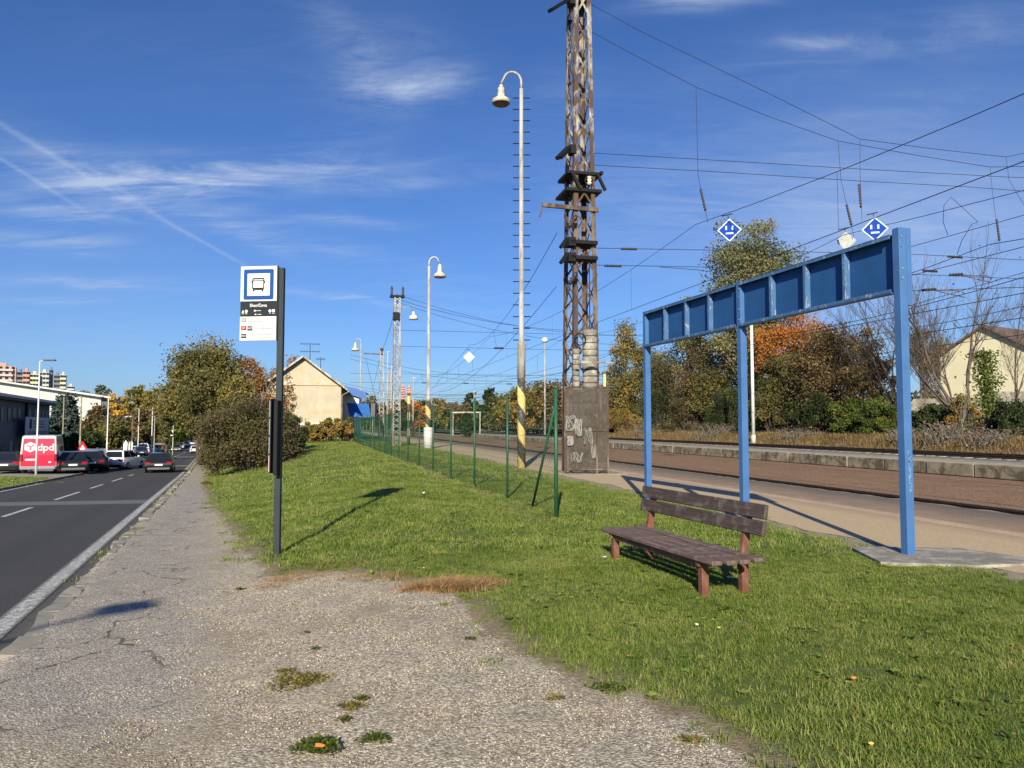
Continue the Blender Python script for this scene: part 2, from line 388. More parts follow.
# worn, slightly sunk ground along the path edge
TT = XX-xedge(YY)
ny, nx = XX.shape
idx = np.arange(ny*nx).reshape(ny, nx)
quads = np.stack([idx[:-1, :-1], idx[:-1, 1:], idx[1:, 1:], idx[1:, :-1]], -1).reshape(-1, 4)
V = np.stack([XX, YY, ZZ], -1).reshape(-1, 3)
gf = GR.reshape(-1); tf = TT.reshape(-1)
fc = gf[quads].mean(1) > 0
ftc = tf[quads].mean(1)
def sub_mesh(name, q):
    u, inv = np.unique(q, return_inverse=True)
    me = np_mesh(name, V[u], inv.reshape(-1, 4), True)
    for an, arr in (('gr', gf), ('tt', np.clip(tf, -60, 60))):
        a = me.attributes.new(an, 'FLOAT', 'POINT'); a.data.foreach_set('value', arr[u].astype(np.float32))
    return me
def ground_mat():
    m, nt, b, out = nodes('ground_surface'); N = NT(nt)
    pos = N.n('ShaderNodeNewGeometry').outputs['Position']
    A = lambda k: (lambda x: (setattr(x, 'attribute_name', k), x.outputs['Fac'])[1])(N.n('ShaderNodeAttribute'))
    gr, tt = A('gr'), A('tt')
    big = N.noise(pos, .6, 5, .6); mid = N.noise(pos, 3, 6, .7); fine = N.noise(pos, 22, 6, .7)
    # gravel stones
    v1 = N.vor(pos, 62); v2_ = N.vor(pos, 34)
    v3 = N.vor(pos, 95)
    st = N.ramp(v1.outputs['Color'], [(0, (.09, .072, .05)), (.25, (.28, .235, .175)), (.6, (.5, .435, .335)), (.9, (.82, .74, .6))])
    st2 = N.ramp(v2_.outputs['Color'], [(0, (.2, .16, .115)), (.5, (.42, .36, .275)), (1, (.66, .585, .47))])
    st = N.mix(.35, st, st2)
    gap = N.mr(v1.outputs['Distance'], .4, .8, 1, .5)
    st = N.mix(1, st, N.ramp(gap, [(0, 0), (1, 1)]), 'MULTIPLY')
    st = N.mix(N.mr(mid, .45, .72, 0, .35), st, N.ramp(fine, [(.3, (.25, .205, .15)), (.7, (.44, .375, .285))]))
    st = N.mix(N.mr(big, .48, .62, 0, .55), st, N.ramp(fine, [(.3, (.17, .13, .09)), (.7, (.33, .27, .19))]))
    # old asphalt of the footway
    asp = N.ramp(v3.outputs['Color'], [(0, (.07, .06, .05)), (.35, (.22, .195, .17)), (.75, (.46, .41, .35)), (1, (.95, .88, .76))])
    asp = N.mix(N.mr(mid, .3, .7, 0, .5), asp, (.28, .25, .215))
    sep = N.n('ShaderNodeSeparateXYZ'); N.l(pos, sep.inputs[0])
    tn = N.math('ADD', tt, N.mr(mid, 0, 1, -.9, .9)); tn = N.math('ADD', tn, N.mr(fine, 0, 1, -.35, .35))
    fa = N.math('MULTIPLY', N.mr(tn, 2.1, 1.5, 0, 1, True), N.mr(N.math('ADD', sep.outputs[1], N.mr(mid, 0, 1, -1, 1)), 3.9, 4.6, 0, 1))
    fa = N.math('MULTIPLY', fa, N.mr(sep.outputs[1], 60, 40, .6, 1))
    wp = N.vm('ADD', pos, N.vm('SCALE', N.n('ShaderNodeTexNoise').outputs['Color'], scale=.9)); wn_ = [x for x in nt.nodes if x.bl_idname == 'ShaderNodeTexNoise'][-1]; N.l(pos, wn_.inputs['Vector']); wn_.inputs['Scale'].default_value = 1.6; wn_.inputs['Detail'].default_value = 6
    ck = N.vor(wp, .8, 'DISTANCE_TO_EDGE').outputs['Distance']; ckf = N.math('MULTIPLY', N.mr(ck, .006, .016, 1, 0), N.mr(mid, .42, .56, 0, .85))
    asp = N.mix(ckf, asp, (.05, .042, .035))
    gcol = N.mix(fa, st, asp)
    # parking apron on the far side of the road: pale dusty asphalt
    gcol = N.mix(N.mr(tt, -5, -7, 0, 1), gcol, N.ramp(mid, [(.3, (.24, .215, .185)), (.7, (.34, .31, .27))]))
    # soil and sward under the grass blades
    so = N.ramp(fine, [(.25, (.035, .055, .012)), (.5, (.085, .12, .026)), (.75, (.15, .165, .05))])
    dirt = N.ramp(fine, [(.3, (.16, .115, .075)), (.7, (.36, .28, .19))])
    so = N.mix(N.mr(mid, .62, .72, 0, .7), so, dirt)
    so = N.mix(N.mr(gr, -.45, -.05, 0, .85), so, dirt)
    rr = N.vm('DOT_PRODUCT', pos, (.9724, .2334, 0))
    rr = N.math('ADD', rr, N.mr(mid, 0, 1, -.8, .8))
    so = N.mix(N.mr(rr, 6.2, 6.9, 0, .9), so, N.ramp(fine, [(.3, (.2, .17, .13)), (.7, (.36, .31, .24))]))
    so = N.mix(N.mr(rr, 27.5, 28.2, 0, 1), so, N.ramp(mid, [(.3, (.1, .075, .04)), (.5, (.2, .14, .08)), (.7, (.09, .09, .035))]))
    # ribbon of bare soil under the wire fence
    fr = N.math('ABSOLUTE', N.math('SUBTRACT', rr, 3.35)); so = N.mix(N.math('MULTIPLY', N.mr(fr, .35, .1, 0, .75), N.mr(sep.outputs[1], 12, 14)), so, dirt)
    ed = N.math('ADD', gr, N.math('ADD', N.mr(mid, 0, 1, -.35, .35), N.mr(fine, 0, 1, -.12, .12)))
    k = N.mr(ed, -.05, .05, 0, 1, True)
    N.l(N.mix(k, so, gcol), b.inputs['Base Color']); b.inputs['Roughness'].default_value = .95; b.inputs['Specular IOR Level'].default_value = .2
    hgt = N.math('ADD', N.math('MULTIPLY', N.mr(v1.outputs['Distance'], 0, .7, 1, 0), .8), N.math('ADD', N.math('MULTIPLY', fine, .7), N.math('MULTIPLY', N.mr(v3.outputs['Distance'], 0, .8, 1, 0), .35)))
    N.bump(hgt, .6, .008, b)
    return m
M['ground'] = ground_mat()
me = sub_mesh('ground', quads[~fc]); tag(link('ground', me, M['ground']), kind='structure')
pav = fc & (ftc > 0); apron = fc & (ftc <= 0)
tag(link('pavement', sub_mesh('pavement', quads[pav]), M['ground']), kind='structure')
tag(link('parking_apron', sub_mesh('parking_apron', quads[apron]), M['ground']), kind='structure')

# ------------------------------------------------------------------ road
def road_mat():
    m, nt, b, out = nodes('road_asphalt'); N = NT(nt); pos = N.n('ShaderNodeNewGeometry').outputs['Position']
    v = N.vor(pos, 120); big = N.noise(pos, .35, 5, .6); mid = N.noise(pos, 4, 6, .7)
    c = N.ramp(v.outputs['Color'], [(0, (.03, .029, .03)), (.6, (.052, .05, .05)), (1, (.13, .125, .12))])
    c = N.mix(N.mr(big, .35, .7, 0, .6), c, (.066, .064, .062)); c = N.mix(N.mr(mid, .5, .8, 0, .4), c, (.042, .041, .041))
    A = N.n('ShaderNodeAttribute'); A.attribute_name = 'tt'; tt = A.outputs['Fac']
    # tyre-worn darker wheel tracks and dusty edge
    w = N.math('SINE', N.math('MULTIPLY', tt, 3.8)); c = N.mix(N.mr(w, 0, 1, 0, .3), c, (.036, .036, .04))
    c = N.mix(N.mr(N.math('ADD', tt, N.mr(mid, 0, 1, -.25, .25)), -.05, .22, 0, .8), c, N.ramp(v.outputs['Color'], [(0, (.06, .055, .05)), (1, (.17, .155, .14))]))
    N.l(c, b.inputs['Base Color']); b.inputs['Roughness'].default_value = .85; b.inputs['Specular IOR Level'].default_value = .3
    N.bump(N.math('ADD', v.outputs['Distance'], mid), .5, .004, b); return m
def paint_mat(name, col, wear, edge=False):
    m, nt, b, out = nodes(name); N = NT(nt); pos = N.n('ShaderNodeNewGeometry').outputs['Position']
    v = N.vor(pos, 120); f = N.noise(pos, 18, 8, .8); g = N.noise(pos, 2.5, 4, .6)
    c = N.mix(N.mr(N.math('ADD', f, N.math('MULTIPLY', v.outputs['Distance'], .18)), wear, wear+.16), (col[0], col[1], col[2]), (.09, .088, .085))
    A = N.n('ShaderNodeAttribute'); A.attribute_name = 'tt'; ee = N.math('ABSOLUTE', N.math('ADD', A.outputs['Fac'], .065)) if edge else None
    if edge: c = N.mix(N.mr(N.math('ADD', ee, N.mr(f, .2, .8, -.05, .05)), .055, .11, 0, .9, True), c, (.1, .095, .09))
    c = N.mix(N.mr(g, .4, .8, 0, .35), c, (.2, .19, .18))
    N.l(c, b.inputs['Base Color']); b.inputs['Roughness'].default_value = .8
    N.bump(N.math('ADD', v.outputs['Distance'], f), .5, .003, b); return m
def strip(name, ts, Y0, Y1, z, m, n=None, kind='structure', slant=0, parent=None):
    n = n or max(2, int((Y1-Y0)/1.0)); Ys = np.linspace(Y0, Y1, n)
    V_ = []; tv = []
    for Y in Ys:
        for t in ts:
            yy = Y+slant*t
            V_.append((float(xedge(yy))+t, yy, float(zroad(yy))+z)); tv.append(t)
    k = len(ts); q = [(i*k+j, i*k+j+1, (i+1)*k+j+1, (i+1)*k+j) for i in range(n-1) for j in range(k-1)]
    me = np_mesh(name, V_, q); a = me.attributes.new('tt', 'FLOAT', 'POINT'); a.data.foreach_set('value', np.array(tv, np.float32))
    o = link(name, me, m, parent)
    return tag(o, kind=kind) if parent is None else o
TL, TC, TE = -6.35, -3.22, 0.0
strip('road', [-6.75, -5, -3, -1, 0, .15, .3], -11, 700, 0, road_mat(), 400)
M['roadpaint'] = paint_mat('road_paint', (.62, .62, .6), .56)
M['roadpaint_faint'] = paint_mat('road_paint_faint', (.5, .5, .48), .45)
M['edgepaint'] = paint_mat('worn_edge_paint', (.6, .6, .57), .53, True)
for nm, tsx, Y0, Y1, n in (('road_edge_line', [-.19, -.13, -.06, 0, .06], -11, 150, 160), ('far_edge_line', [TL-.07, TL+.07], -11, 37, 50), ('far_edge_line', [TL-.07, TL+.07], 62, 200, 100)):
    strip(nm, tsx, Y0, Y1, .005, M['edgepaint' if len(tsx) > 2 else 'roadpaint'], n)
dashes = [(9.5, 12), (13.6, 19.2)]
def tOf(px, py):
    d = ray(px, py); Ys = np.arange(3, 400, .02); Zr = H+d[2]*Ys/d[1]; i = np.nonzero(Zr <= zroad(Ys))[0][0]
    return Ys[i], d[0]*Ys[i]/d[1]-float(xedge(Ys[i]))
dpx = [((-34, 528), (-2, 518.5)), ((0, 517), (31, 507.5)), ((57, 500), (87, 492)), ((100, 488.5), (115, 484.5)), ((124, 481.5), (136, 478)), ((142.5, 476), (147, 474.5))]
for a, c in dpx[1:]:
    ya, yb = tOf(*a)[0], tOf(*c)[0]
    strip('centre_line_dash', [TC-.06, TC+.07], ya, yb, .005, M['roadpaint'])
y = 60
while y < 170: strip('centre_line_dash', [TC-.07, TC+.07], y, y+4, .005, M['roadpaint'], 5); y += 9
# bus bay cross lines and the paler resurfaced band
for py, w in ((466, 1.0), (457, 1.6)):
    Y = tOf(195, py)[0]; strip('bay_cross_line', list(np.linspace(TC+.1, -.1, 6)), Y, Y+w, .008, M['roadpaint'], 3, slant=.38)
Y = tOf(130, 502)[0]
strip('resurfaced_band', list(np.linspace(TC-1.6, -.15, 8)), Y-.6, Y+1.0, .0025, mat('patched_asphalt', (.13, .13, .128), .9, 0, .25, 5), 6, slant=.25)
# road markings etc are setting; far side kerb
mb = MB()
for i in range(60):
    Y0, Y1 = -10+i*1.6, -10+(i+1)*1.6-.02
    if 26 < Y0 < 29: continue
    p = [Vector((float(xedge(Y))-6.62, Y, float(zroad(Y))+.03)) for Y in (Y0, Y1)]
    mb.beam(p[0], p[1], .15, .14)
tag(mb.build('far_kerb', M['concrete']), kind='structure')

# broken flat kerb stones between road and footway
def stone_mat():
    m, nt, b, out = nodes('old_kerb_stone'); N = NT(nt); pos = N.n('ShaderNodeNewGeometry').outputs['Position']
    f = N.noise(pos, 7, 8, .7); v = N.vor(pos, 1.7)
    c = N.ramp(f, [(.3, (.14, .13, .105)), (.7, (.29, .265, .22))]); c = N.mix(.4, c, N.ramp(v.outputs['Color'], [(0, (.17, .19, .18)), (1, (.38, .33, .26))]))
    N.l(c, b.inputs['Base Color']); b.inputs['Roughness'].default_value = .9; N.bump(f, .7, .01, b); return m
mb = MB(); Y = 1.2; rk = random.Random(3)
while Y < 75:
    L_ = rk.uniform(.45, .95)*(1 if Y < 30 else 2)
    j = lambda a: rk.uniform(-a, a)
    if rk.random() < .82:
        cs = []
        for (yy, t) in ((Y+.03, .26), (Y+.03, .44), (Y+L_*.5, .46), (Y+L_-.03, .44), (Y+L_-.03, .26), (Y+L_*.5, .255)):
            yy += j(.06); t += j(.06)
            cs.append(Vector((float(xedge(yy))+t, yy, float(zroad(yy))+.072+j(.014))))
        mb.prism([c-Vector((0, 0, .1)) for c in cs], (0, 0, .1))
    Y += L_
tag(mb.build('kerb_stones', stone_mat()), kind='structure')

# ------------------------------------------------------------------ railway strips (local x = r, local y = s)
RAILROT = math.atan2(.2334, .9724)
def rlink(mb, name, m, kind=None, parent=None, **k):
    o = mb.build(name, m, parent)
    if parent is None: o.rotation_euler = (0, 0, RAILROT)
    if kind: o['kind'] = kind
    return o
def rstrip(name, cols, s0, s1, ds, m, edge=None):
    """cols: list of (r, z). edge: ragged amplitude on first column"""
    S = []; s = s0
    while s < s1: S.append(s); s += ds*(1 if s < 45 else 4)
    S.append(s1)
    q = []; V_ = []; rg = random.Random(5); k = len(cols); e = 0
    for s in S:
        if edge: e = e*.8+rg.uniform(-edge, edge)
        for j, (r_, z) in enumerate(cols): V_.append((r_+(e if j == 0 and edge else 0), s, z))
    for i in range(len(S)-1):
        for j in range(k-1): q.append((i*k+j, i*k+j+1, (i+1)*k+j+1, (i+1)*k+j))
    o = link(name, np_mesh(name, V_, q), m); o.rotation_euler = (0, 0, RAILROT); return tag(o, kind='structure')
def plat_mat():
    m, nt, b, out = nodes('platform_surface'); N = NT(nt); tc = N.n('ShaderNodeTexCoord').outputs['Object']
    sp = N.n('ShaderNodeSeparateXYZ'); N.l(tc, sp.inputs[0]); r_ = sp.outputs[0]
    mp = N.n('ShaderNodeMapping'); mp.inputs['Scale'].default_value = (1, .25, 1); N.l(tc, mp.inputs[0])
    st = N.noise(mp.outputs[0], 3, 7, .7); f = N.noise(tc, 30, 6, .75); mid = N.noise(tc, 1.2, 5, .6)
    sand = N.ramp(f, [(.25, (.33, .24, .14)), (.55, (.55, .42, .26)), (.8, (.68, .55, .37))])
    sand = N.mix(N.mr(st, .35, .7, 0, .6), sand, (.48, .34, .2))
    v = N.vor(tc, 60); sand = N.mix(.25, sand, v.outputs['Color'], 'MULTIPLY')
    br = N.n('ShaderNodeTexBrick'); N.l(tc, br.inputs['Vector']); br.inputs['Scale'].default_value = 5
    br.inputs['Color1'].default_value = (.27, .17, .1, 1); br.inputs['Color2'].default_value = (.38, .245, .15, 1); br.inputs['Mortar'].default_value = (.18, .13, .09, 1)
    br.inputs['Mortar Size'].default_value = .03
    bc = N.mix(N.mr(mid, .35, .65, .3, .85), br.outputs[0], (.42, .29, .175))
    k = N.mr(N.math('ADD', r_, N.mr(mid, 0, 1, -.5, .5)), 8.9, 10, 0, 1, True)
    c = N.mix(k, sand, bc)
    # pale tactile strip of ribbed blocks
    ln = N.math('COMPARE', r_, 9.85, .17)
    rib = N.math('GREATER_THAN', N.math('FRACT', N.math('MULTIPLY', sp.outputs[1], 8)), .55)
    rc = N.mix(rib, (.66, .48, .32), (.38, .27, .18)); rc = N.mix(N.mr(mid, .42, .6, 0, .85), rc, (.42, .31, .21))
    c = N.mix(ln, c, rc)
    N.l(c, b.inputs['Base Color']); b.inputs['Roughness'].default_value = .95; N.bump(N.math('ADD', f, N.math('MULTIPLY', br.outputs['Fac'], -.6)), .6, .006, b); return m
def ballast_mat(name, c0, c1, c2):
    m, nt, b, out = nodes(name); N = NT(nt); tc = N.n('ShaderNodeTexCoord').outputs['Object']
    v = N.vor(tc, 22); mid = N.noise(tc, .9, 5, .6); mp = N.n('ShaderNodeMapping'); mp.inputs['Scale'].default_value = (1, .15, 1); N.l(tc, mp.inputs[0])
    st = N.noise(mp.outputs[0], 2.5, 5)
    c = N.ramp(v.outputs['Color'], [(0, c0), (.5, c1), (1, c2)]); c = N.mix(N.mr(mid, .4, .7, 0, .4), c, c0); c = N.mix(N.mr(st, .5, .75, 0, .3), c, c2)
    N.l(c, b.inputs['Base Color']); b.inputs['Roughness'].default_value = .95; N.bump(v.outputs['Distance'], .8, .03, b); return m
M['plat'] = plat_mat(); M['ballast'] = ballast_mat('brown_ballast', (.11, .06, .03), (.22, .125, .065), (.33, .205, .12))
M['ballast2'] = ballast_mat('grey_ballast', (.1, .085, .07), (.19, .165, .14), (.3, .27, .23))
rstrip('platform', [(7.15, .006), (7.6, .008), (9, .008), (11.95, .008), (11.951, -.3)], -25, 330, .25, M['plat'], .10)
rstrip('track_bed', [(11.9, -.10), (12.35, -.07), (12.5, -.035), (20.45, -.035)], -25, 330, 2, M['ballast'])
rstrip('far_platform', [(20.4, -.15), (20.401, .33), (20.55, .345), (24.2, .345), (24.201, .1)], -25, 120, 1.5, mat('old_platform_top', (.40, .35, .265), .95, 0, .25, 3, (.27, .235, .17), .05))
mb = MB(); rk = random.Random(9); s = -24
while s < 120:
    L_ = rk.uniform(.95, 1.05)*2; mb.box((20.36+rk.uniform(-.015, .015), s+L_/2, .12+rk.uniform(-.01, .012)), (.12, L_-.05, .5), bev=.012); s += L_
rlink(mb, 'platform_edge_blocks', M['platform_edge'], 'structure')
rstrip('second_track_bed', [(24.05, .30), (27.6, .31), (28.6, .0)], -25, 330, 3, M['ballast2'])
rstrip('yard_track_bed', [(28.6, .06), (48, .10)], 75, 330, 6, M['ballast2'])
def rail(r_, z, s0, s1, h=.15):
    e = MB()
    prof = [(-.036, 0), (.036, 0), (.036, -.035), (.01, -.045), (.01, -h+.02), (.06, -h), (-.06, -h), (-.01, -h+.02), (-.01, -.045), (-.036, -.035)]
    S = [s0, s0+20, s0+60, s1]
    vs = [(r_+a, s, z+c) for s in S for a, c in prof]; n = len(prof); fs = [(i*n+j, i*n+(j+1) % n, (i+1)*n+(j+1) % n, (i+1)*n+j) for i in range(len(S)-1) for j in range(n)]
    e.add(vs, fs); return e
tracks = [(12.92, .07, -25, 330, 'near track beside the beige platform'), (19.17, -.012, -25, 330, 'middle track along the old platform wall'), (26.0, .47, -25, 330, 'track behind the old low platform'),
          (32.0, .2, 78, 330, 'yard track far behind, under the freight wagons'), (38.0, .2, 78, 330, 'farthest yard track below the tree line')]
for r_, z, a, c, lab in tracks:
    t_ = empty('railway_track', (0, 0, 0), RAILROT, 'pair of dark rusty rails, '+lab, 'track', 'railway tracks of the station')
    for sg in (-1, 1):
        o = rail(r_+sg*.7175, z if r_ > 20 or sg < 0 and r_ < 13 else (-.005 if r_ > 19 and sg > 0 else -.034), a, c).build('rail', M['rail'], t_)
    if r_ > 25:
        mb = MB(); s = a if a > 0 else 0
        while s < 160: mb.box((r_, s, z-.17), (2.5, .25, .06)); s += .65
        mb.build('sleepers', M['concrete'], t_)
# ------------------------------------------------------------------ grass, gravel stones
def fake_noise(X, Y, s, seed=0):
    r_ = np.random.RandomState(seed); o = 0
    for k in range(5):
        a = r_.uniform(0, 6.28); f = s*(1.5**k); p = r_.uniform(0, 6.28, 2)
        o = o+np.sin((X*np.cos(a)+Y*np.sin(a))*f+p[0])*np.cos((X*np.sin(a)-Y*np.cos(a))*f*.9+p[1])/(1.25**k)
    return o/2.2
def blade_mat(name, stops, transl=.3):
    m, nt, b, out = nodes(name); N = NT(nt); pos = N.n('ShaderNodeNewGeometry').outputs['Position']
    rn = N.n('ShaderNodeObjectInfo').outputs['Random']
    f = N.noise(pos, .9, 5, .65); f2 = N.noise(pos, 9, 3, .6)
    k = N.math('ADD', N.math('MULTIPLY', f, .55), N.math('ADD', N.math('MULTIPLY', f2, .3), N.math('MULTIPLY', rn, .22)))
    c = N.ramp(k, stops); A = N.n('ShaderNodeAttribute'); A.attribute_name = 'tint'
    c = N.mix(N.mr(A.outputs['Fac'], .86, .9, 0, .8), c, (.3, .24, .1))
    N.l(c, b.inputs['Base Color']); b.inputs['Roughness'].default_value = .55; b.inputs['Specular IOR Level'].default_value = .3
    tr = N.n('ShaderNodeBsdfTranslucent'); N.l(c, tr.inputs[0]); mx = N.n('ShaderNodeMixShader'); mx.inputs[0].default_value = transl
    N.l(b.outputs[0], mx.inputs[1]); N.l(tr.outputs[0], mx.inputs[2]); N.l(mx.outputs[0], out.inputs['Surface']); return m
M['blade'] = blade_mat('grass_blades', [(.3, (.05, .09, .014)), (.42, (.105, .17, .024)), (.53, (.185, .26, .042)), (.64, (.28, .32, .08)), (.78, (.42, .37, .14))])
M['strawblade'] = blade_mat('dry_grass', [(.3, (.28, .15, .07)), (.55, (.5, .29, .14)), (.8, (.42, .32, .14))])
def tuft(name, n, rad, h, w, m, seed, lean=.5):
    rs_ = np.random.RandomState(seed); V_ = []; Fq = []; tn = []
    for i in range(n):
        a = rs_.uniform(0, 6.283); d = rad*math.sqrt(rs_.rand()); x, y = d*math.cos(a), d*math.sin(a)
        hh = h*rs_.uniform(.45, 1.15); b_ = rs_.uniform(0, 6.283); le = hh*lean*rs_.uniform(.2, 1.5); ww = w*rs_.uniform(.6, 1.2)
        dx, dy = math.cos(b_), math.sin(b_); sx, sy = -dy*ww/2, dx*ww/2; k = len(V_)
        V_ += [(x-sx, y-sy, -.01), (x+sx, y+sy, -.01), (x+dx*le*.35+sx*.8, y+dy*le*.35+sy*.8, hh*.6), (x+dx*le*.35-sx*.8, y+dy*le*.35-sy*.8, hh*.6),
               (x+dx*le+sx*.1, y+dy*le+sy*.1, hh), (x+dx*le-sx*.1, y+dy*le-sy*.1, hh)]
        Fq += [(k, k+1, k+2, k+3), (k+3, k+2, k+4, k+5)]; tn += [rs_.rand()]*2
    me = np_mesh(name, V_, Fq); me.materials.append(m)
    at_ = me.attributes.new('tint', 'FLOAT', 'FACE'); at_.data.foreach_set('value', np.array(tn, np.float32))
    return bpy.data.objects.new(name, me)
def scatter(name, P, scale, protos, label, cat, seed=1, tilt=.15):
    """one stuff object: prototypes instanced on points"""
    n = len(P); rs_ = np.random.RandomState(seed)
    me = bpy.data.meshes.new(name); me.vertices.add(n); me.vertices.foreach_set('co', np.asarray(P, np.float32).ravel())
    rot = np.stack([rs_.uniform(-tilt, tilt, n), rs_.uniform(-tilt, tilt, n), rs_.uniform(0, 6.283, n)], 1).astype(np.float32)
    me.attributes.new('rot', 'FLOAT_VECTOR', 'POINT').data.foreach_set('vector', rot.ravel())
    me.attributes.new('scl', 'FLOAT', 'POINT').data.foreach_set('value', np.asarray(scale, np.float32))
    me.attributes.new('pick', 'INT', 'POINT').data.foreach_set('value', rs_.randint(0, len(protos), n).astype(np.int32))
    o = bpy.data.objects.new(name, me); COL.objects.link(o)
    c = bpy.data.collections.new(name+'_kinds')
    for p in protos: c.objects.link(p)
    g = bpy.data.node_groups.new(name+'_scatter', 'GeometryNodeTree')
    g.interface.new_socket('Geometry', in_out='INPUT', socket_type='NodeSocketGeometry'); g.interface.new_socket('Geometry', in_out='OUTPUT', socket_type='NodeSocketGeometry')
    gi = g.nodes.new('NodeGroupInput'); go = g.nodes.new('NodeGroupOutput'); io = g.nodes.new('GeometryNodeInstanceOnPoints'); ci = g.nodes.new('GeometryNodeCollectionInfo')
    ci.inputs['Collection'].default_value = c; ci.inputs['Separate Children'].default_value = True; ci.inputs['Reset Children'].default_value = True
    def na(nm, ty):
        x = g.nodes.new('GeometryNodeInputNamedAttribute'); x.data_type = ty; x.inputs['Name'].default_value = nm; return x.outputs['Attribute']
    io.inputs['Pick Instance'].default_value = True
    g.links.new(gi.outputs[0], io.inputs['Points']); g.links.new(ci.outputs[0], io.inputs['Instance'])
    g.links.new(na('pick', 'INT'), io.inputs['Instance Index']); g.links.new(na('rot', 'FLOAT_VECTOR'), io.inputs['Rotation']); g.links.new(na('scl', 'FLOAT'), io.inputs['Scale'])
    g.links.new(io.outputs[0], go.inputs[0])
    md = o.modifiers.new('scatter', 'NODES'); md.node_group = g
    return tag(o, label, cat, None, 'stuff')
rs0 = np.random.RandomState(11)
def band(Y0, Y1, dens, x0=-.75, x1=.75):
    """random points in the view wedge"""
    A = (x1-x0)*(Y1**2-Y0**2)/2; n = int(A*dens)
    Y = np.sqrt(rs0.uniform(Y0**2, Y1**2, n)); X = rs0.uniform(x0, x1, n)*Y; return X, Y
DRY = G(452, 589)
def grass_keep(X, Y):
    g = gr_sd(X, Y); t = X-xedge(Y); r_, s_ = rs(X, Y)
    nz = fake_noise(X, Y, 2.2, 1); nf = fake_noise(X, Y, 9, 2)
    cl_ = fake_noise(X, Y, 6, 12)+.5*fake_noise(X, Y, 15, 13)
    k = (g+.28*nz+.2*nf < -.03) | ((g < .45) & (cl_ > .55+1.3*np.maximum(g, 0)))
    k &= (r_+.35*nz+.2*nf < 6.95)
    edge = np.clip((-g)/.5, .3, 1)
    bare = np.clip(1.25-np.maximum(0, fake_noise(X, Y, 1.1, 3)+.3*nf-.3)*2.0, .4, 1)*np.clip(1.15+.8*cl_, .35, 1)
    k &= rs0.rand(len(X)) < edge*bare*np.clip((7.3-r_)/.8, .1, 1)
    k &= ~((abs(r_-3.5) < .17) & (rs0.rand(len(X)) < .8) & (Y > 12.5))
    # concrete footing of the near blue post, worn spot in front of the bench
    k &= ~((np.abs(X-5.0) < .75) & (np.abs(Y-9.2) < .62))
    k &= ~((t < 0) & (t > -6.7))
    k &= np.hypot((X-DRY.x)/.3, (Y-DRY.y)/.16) > 1
    return k
tA = [tuft('tuft', 18, .05, .032, .0042, M['blade'], i, 1.4) for i in range(6)]
tB = [tuft('tuft', 28, .12, .042, .008, M['blade'], 20+i, 1.3) for i in range(5)]
tC = [tuft('tuft', 30, .3, .055, .016, M['blade'], 40+i, 1.1) for i in range(5)]
pts = []; scl = []
def add_grass(Y0, Y1, dens, base, x0=-.75, x1=.75):
    X, Y = band(Y0, Y1, dens, x0, x1); k = grass_keep(X, Y); X, Y = X[k], Y[k]
    lush = 1+.35*fake_noise(X, Y, 1.6, 5); z = zterr(X, Y)
    P = np.stack([X, Y, z], 1); s_ = base*np.clip(lush, .45, 1.6)*rs0.uniform(.7, 1.25, len(X)); return P, s_
P1, s1 = add_grass(1.9, 9.5, 640, 1.0, -.1, .95)
P1b, s1b = add_grass(6, 9.5, 420, 1.0, -.5, -.1)
scatter('grass', np.concatenate([P1, P1b]), np.concatenate([s1, s1b]), tA, 'short green lawn grass in the foreground around the bench', 'grass')
P2, s2 = add_grass(9.5, 22, 120, 1.0)
scatter('grass', P2, s2, tB, 'lawn grass between the bus stop post and the wire fence', 'grass', 2)
P3, s3 = add_grass(22, 75, 16, 1.0, -.5, .1)
scatter('grass', P3, s3, tC, 'far strip of lawn grass running to the house and the fence end', 'grass', 3)
# verge on the far side of the road
X = rs0.uniform(-60, -10, 60000); Y = rs0.uniform(15, 65, 60000); k = (poly_sd(X, Y, VP) > .1) | (poly_sd(X, Y, v2) > .1); X, Y = X[k], Y[k]
scatter('verge_grass', np.stack([X, Y, zterr(X, Y)], 1), rs0.uniform(.8, 1.3, len(X)), tC, 'wedge of grass on the verge beyond the road, by the street lamp', 'grass', 4)
# broad-leaved weeds in the lawn
def rosette(seed, n, rad, m):
    r_ = np.random.RandomState(seed); V_ = []; Fq = []; tn = []
    for i in range(n):
        a = r_.uniform(0, 6.283); L_ = rad*r_.uniform(.5, 1.1); w = L_*r_.uniform(.22, .4); u = Vector((math.cos(a), math.sin(a), r_.uniform(.1, .7))).normalized(); v = Vector((-math.sin(a), math.cos(a), 0)); k = len(V_); p = Vector((r_.normal(0, rad*.25), r_.normal(0, rad*.25), .008))
        V_ += [tuple(p), tuple(p+u*L_*.55+v*w), tuple(p+u*L_-Vector((0, 0, L_*.12))), tuple(p+u*L_*.55-v*w)]; Fq.append((k, k+1, k+2, k+3)); tn.append(r_.uniform(.2, 1))
    me = np_mesh('lawn_weed', V_, Fq); me.materials.append(m); me.attributes.new('tint', 'FLOAT', 'FACE').data.foreach_set('value', np.array(tn, np.float32)); return bpy.data.objects.new('lawn_weed', me)
X, Y = band(2.6, 16, 40, -.6, .85); k = grass_keep(X, Y); X, Y = X[k], Y[k]; kk = (fake_noise(X, Y, 2.6, 21)+rs0.normal(0, .3, len(X))) > .1; X, Y = X[kk], Y[kk]
scatter('lawn_weeds', np.stack([X, Y, zterr(X, Y)+.012], 1), rs0.uniform(.6, 1.5, len(X)), [rosette(300+i, 16, .03, M['blade']) for i in range(5)], 'broad leaved clover and dandelion rosettes scattered through the lawn', 'weeds', 31, .2)
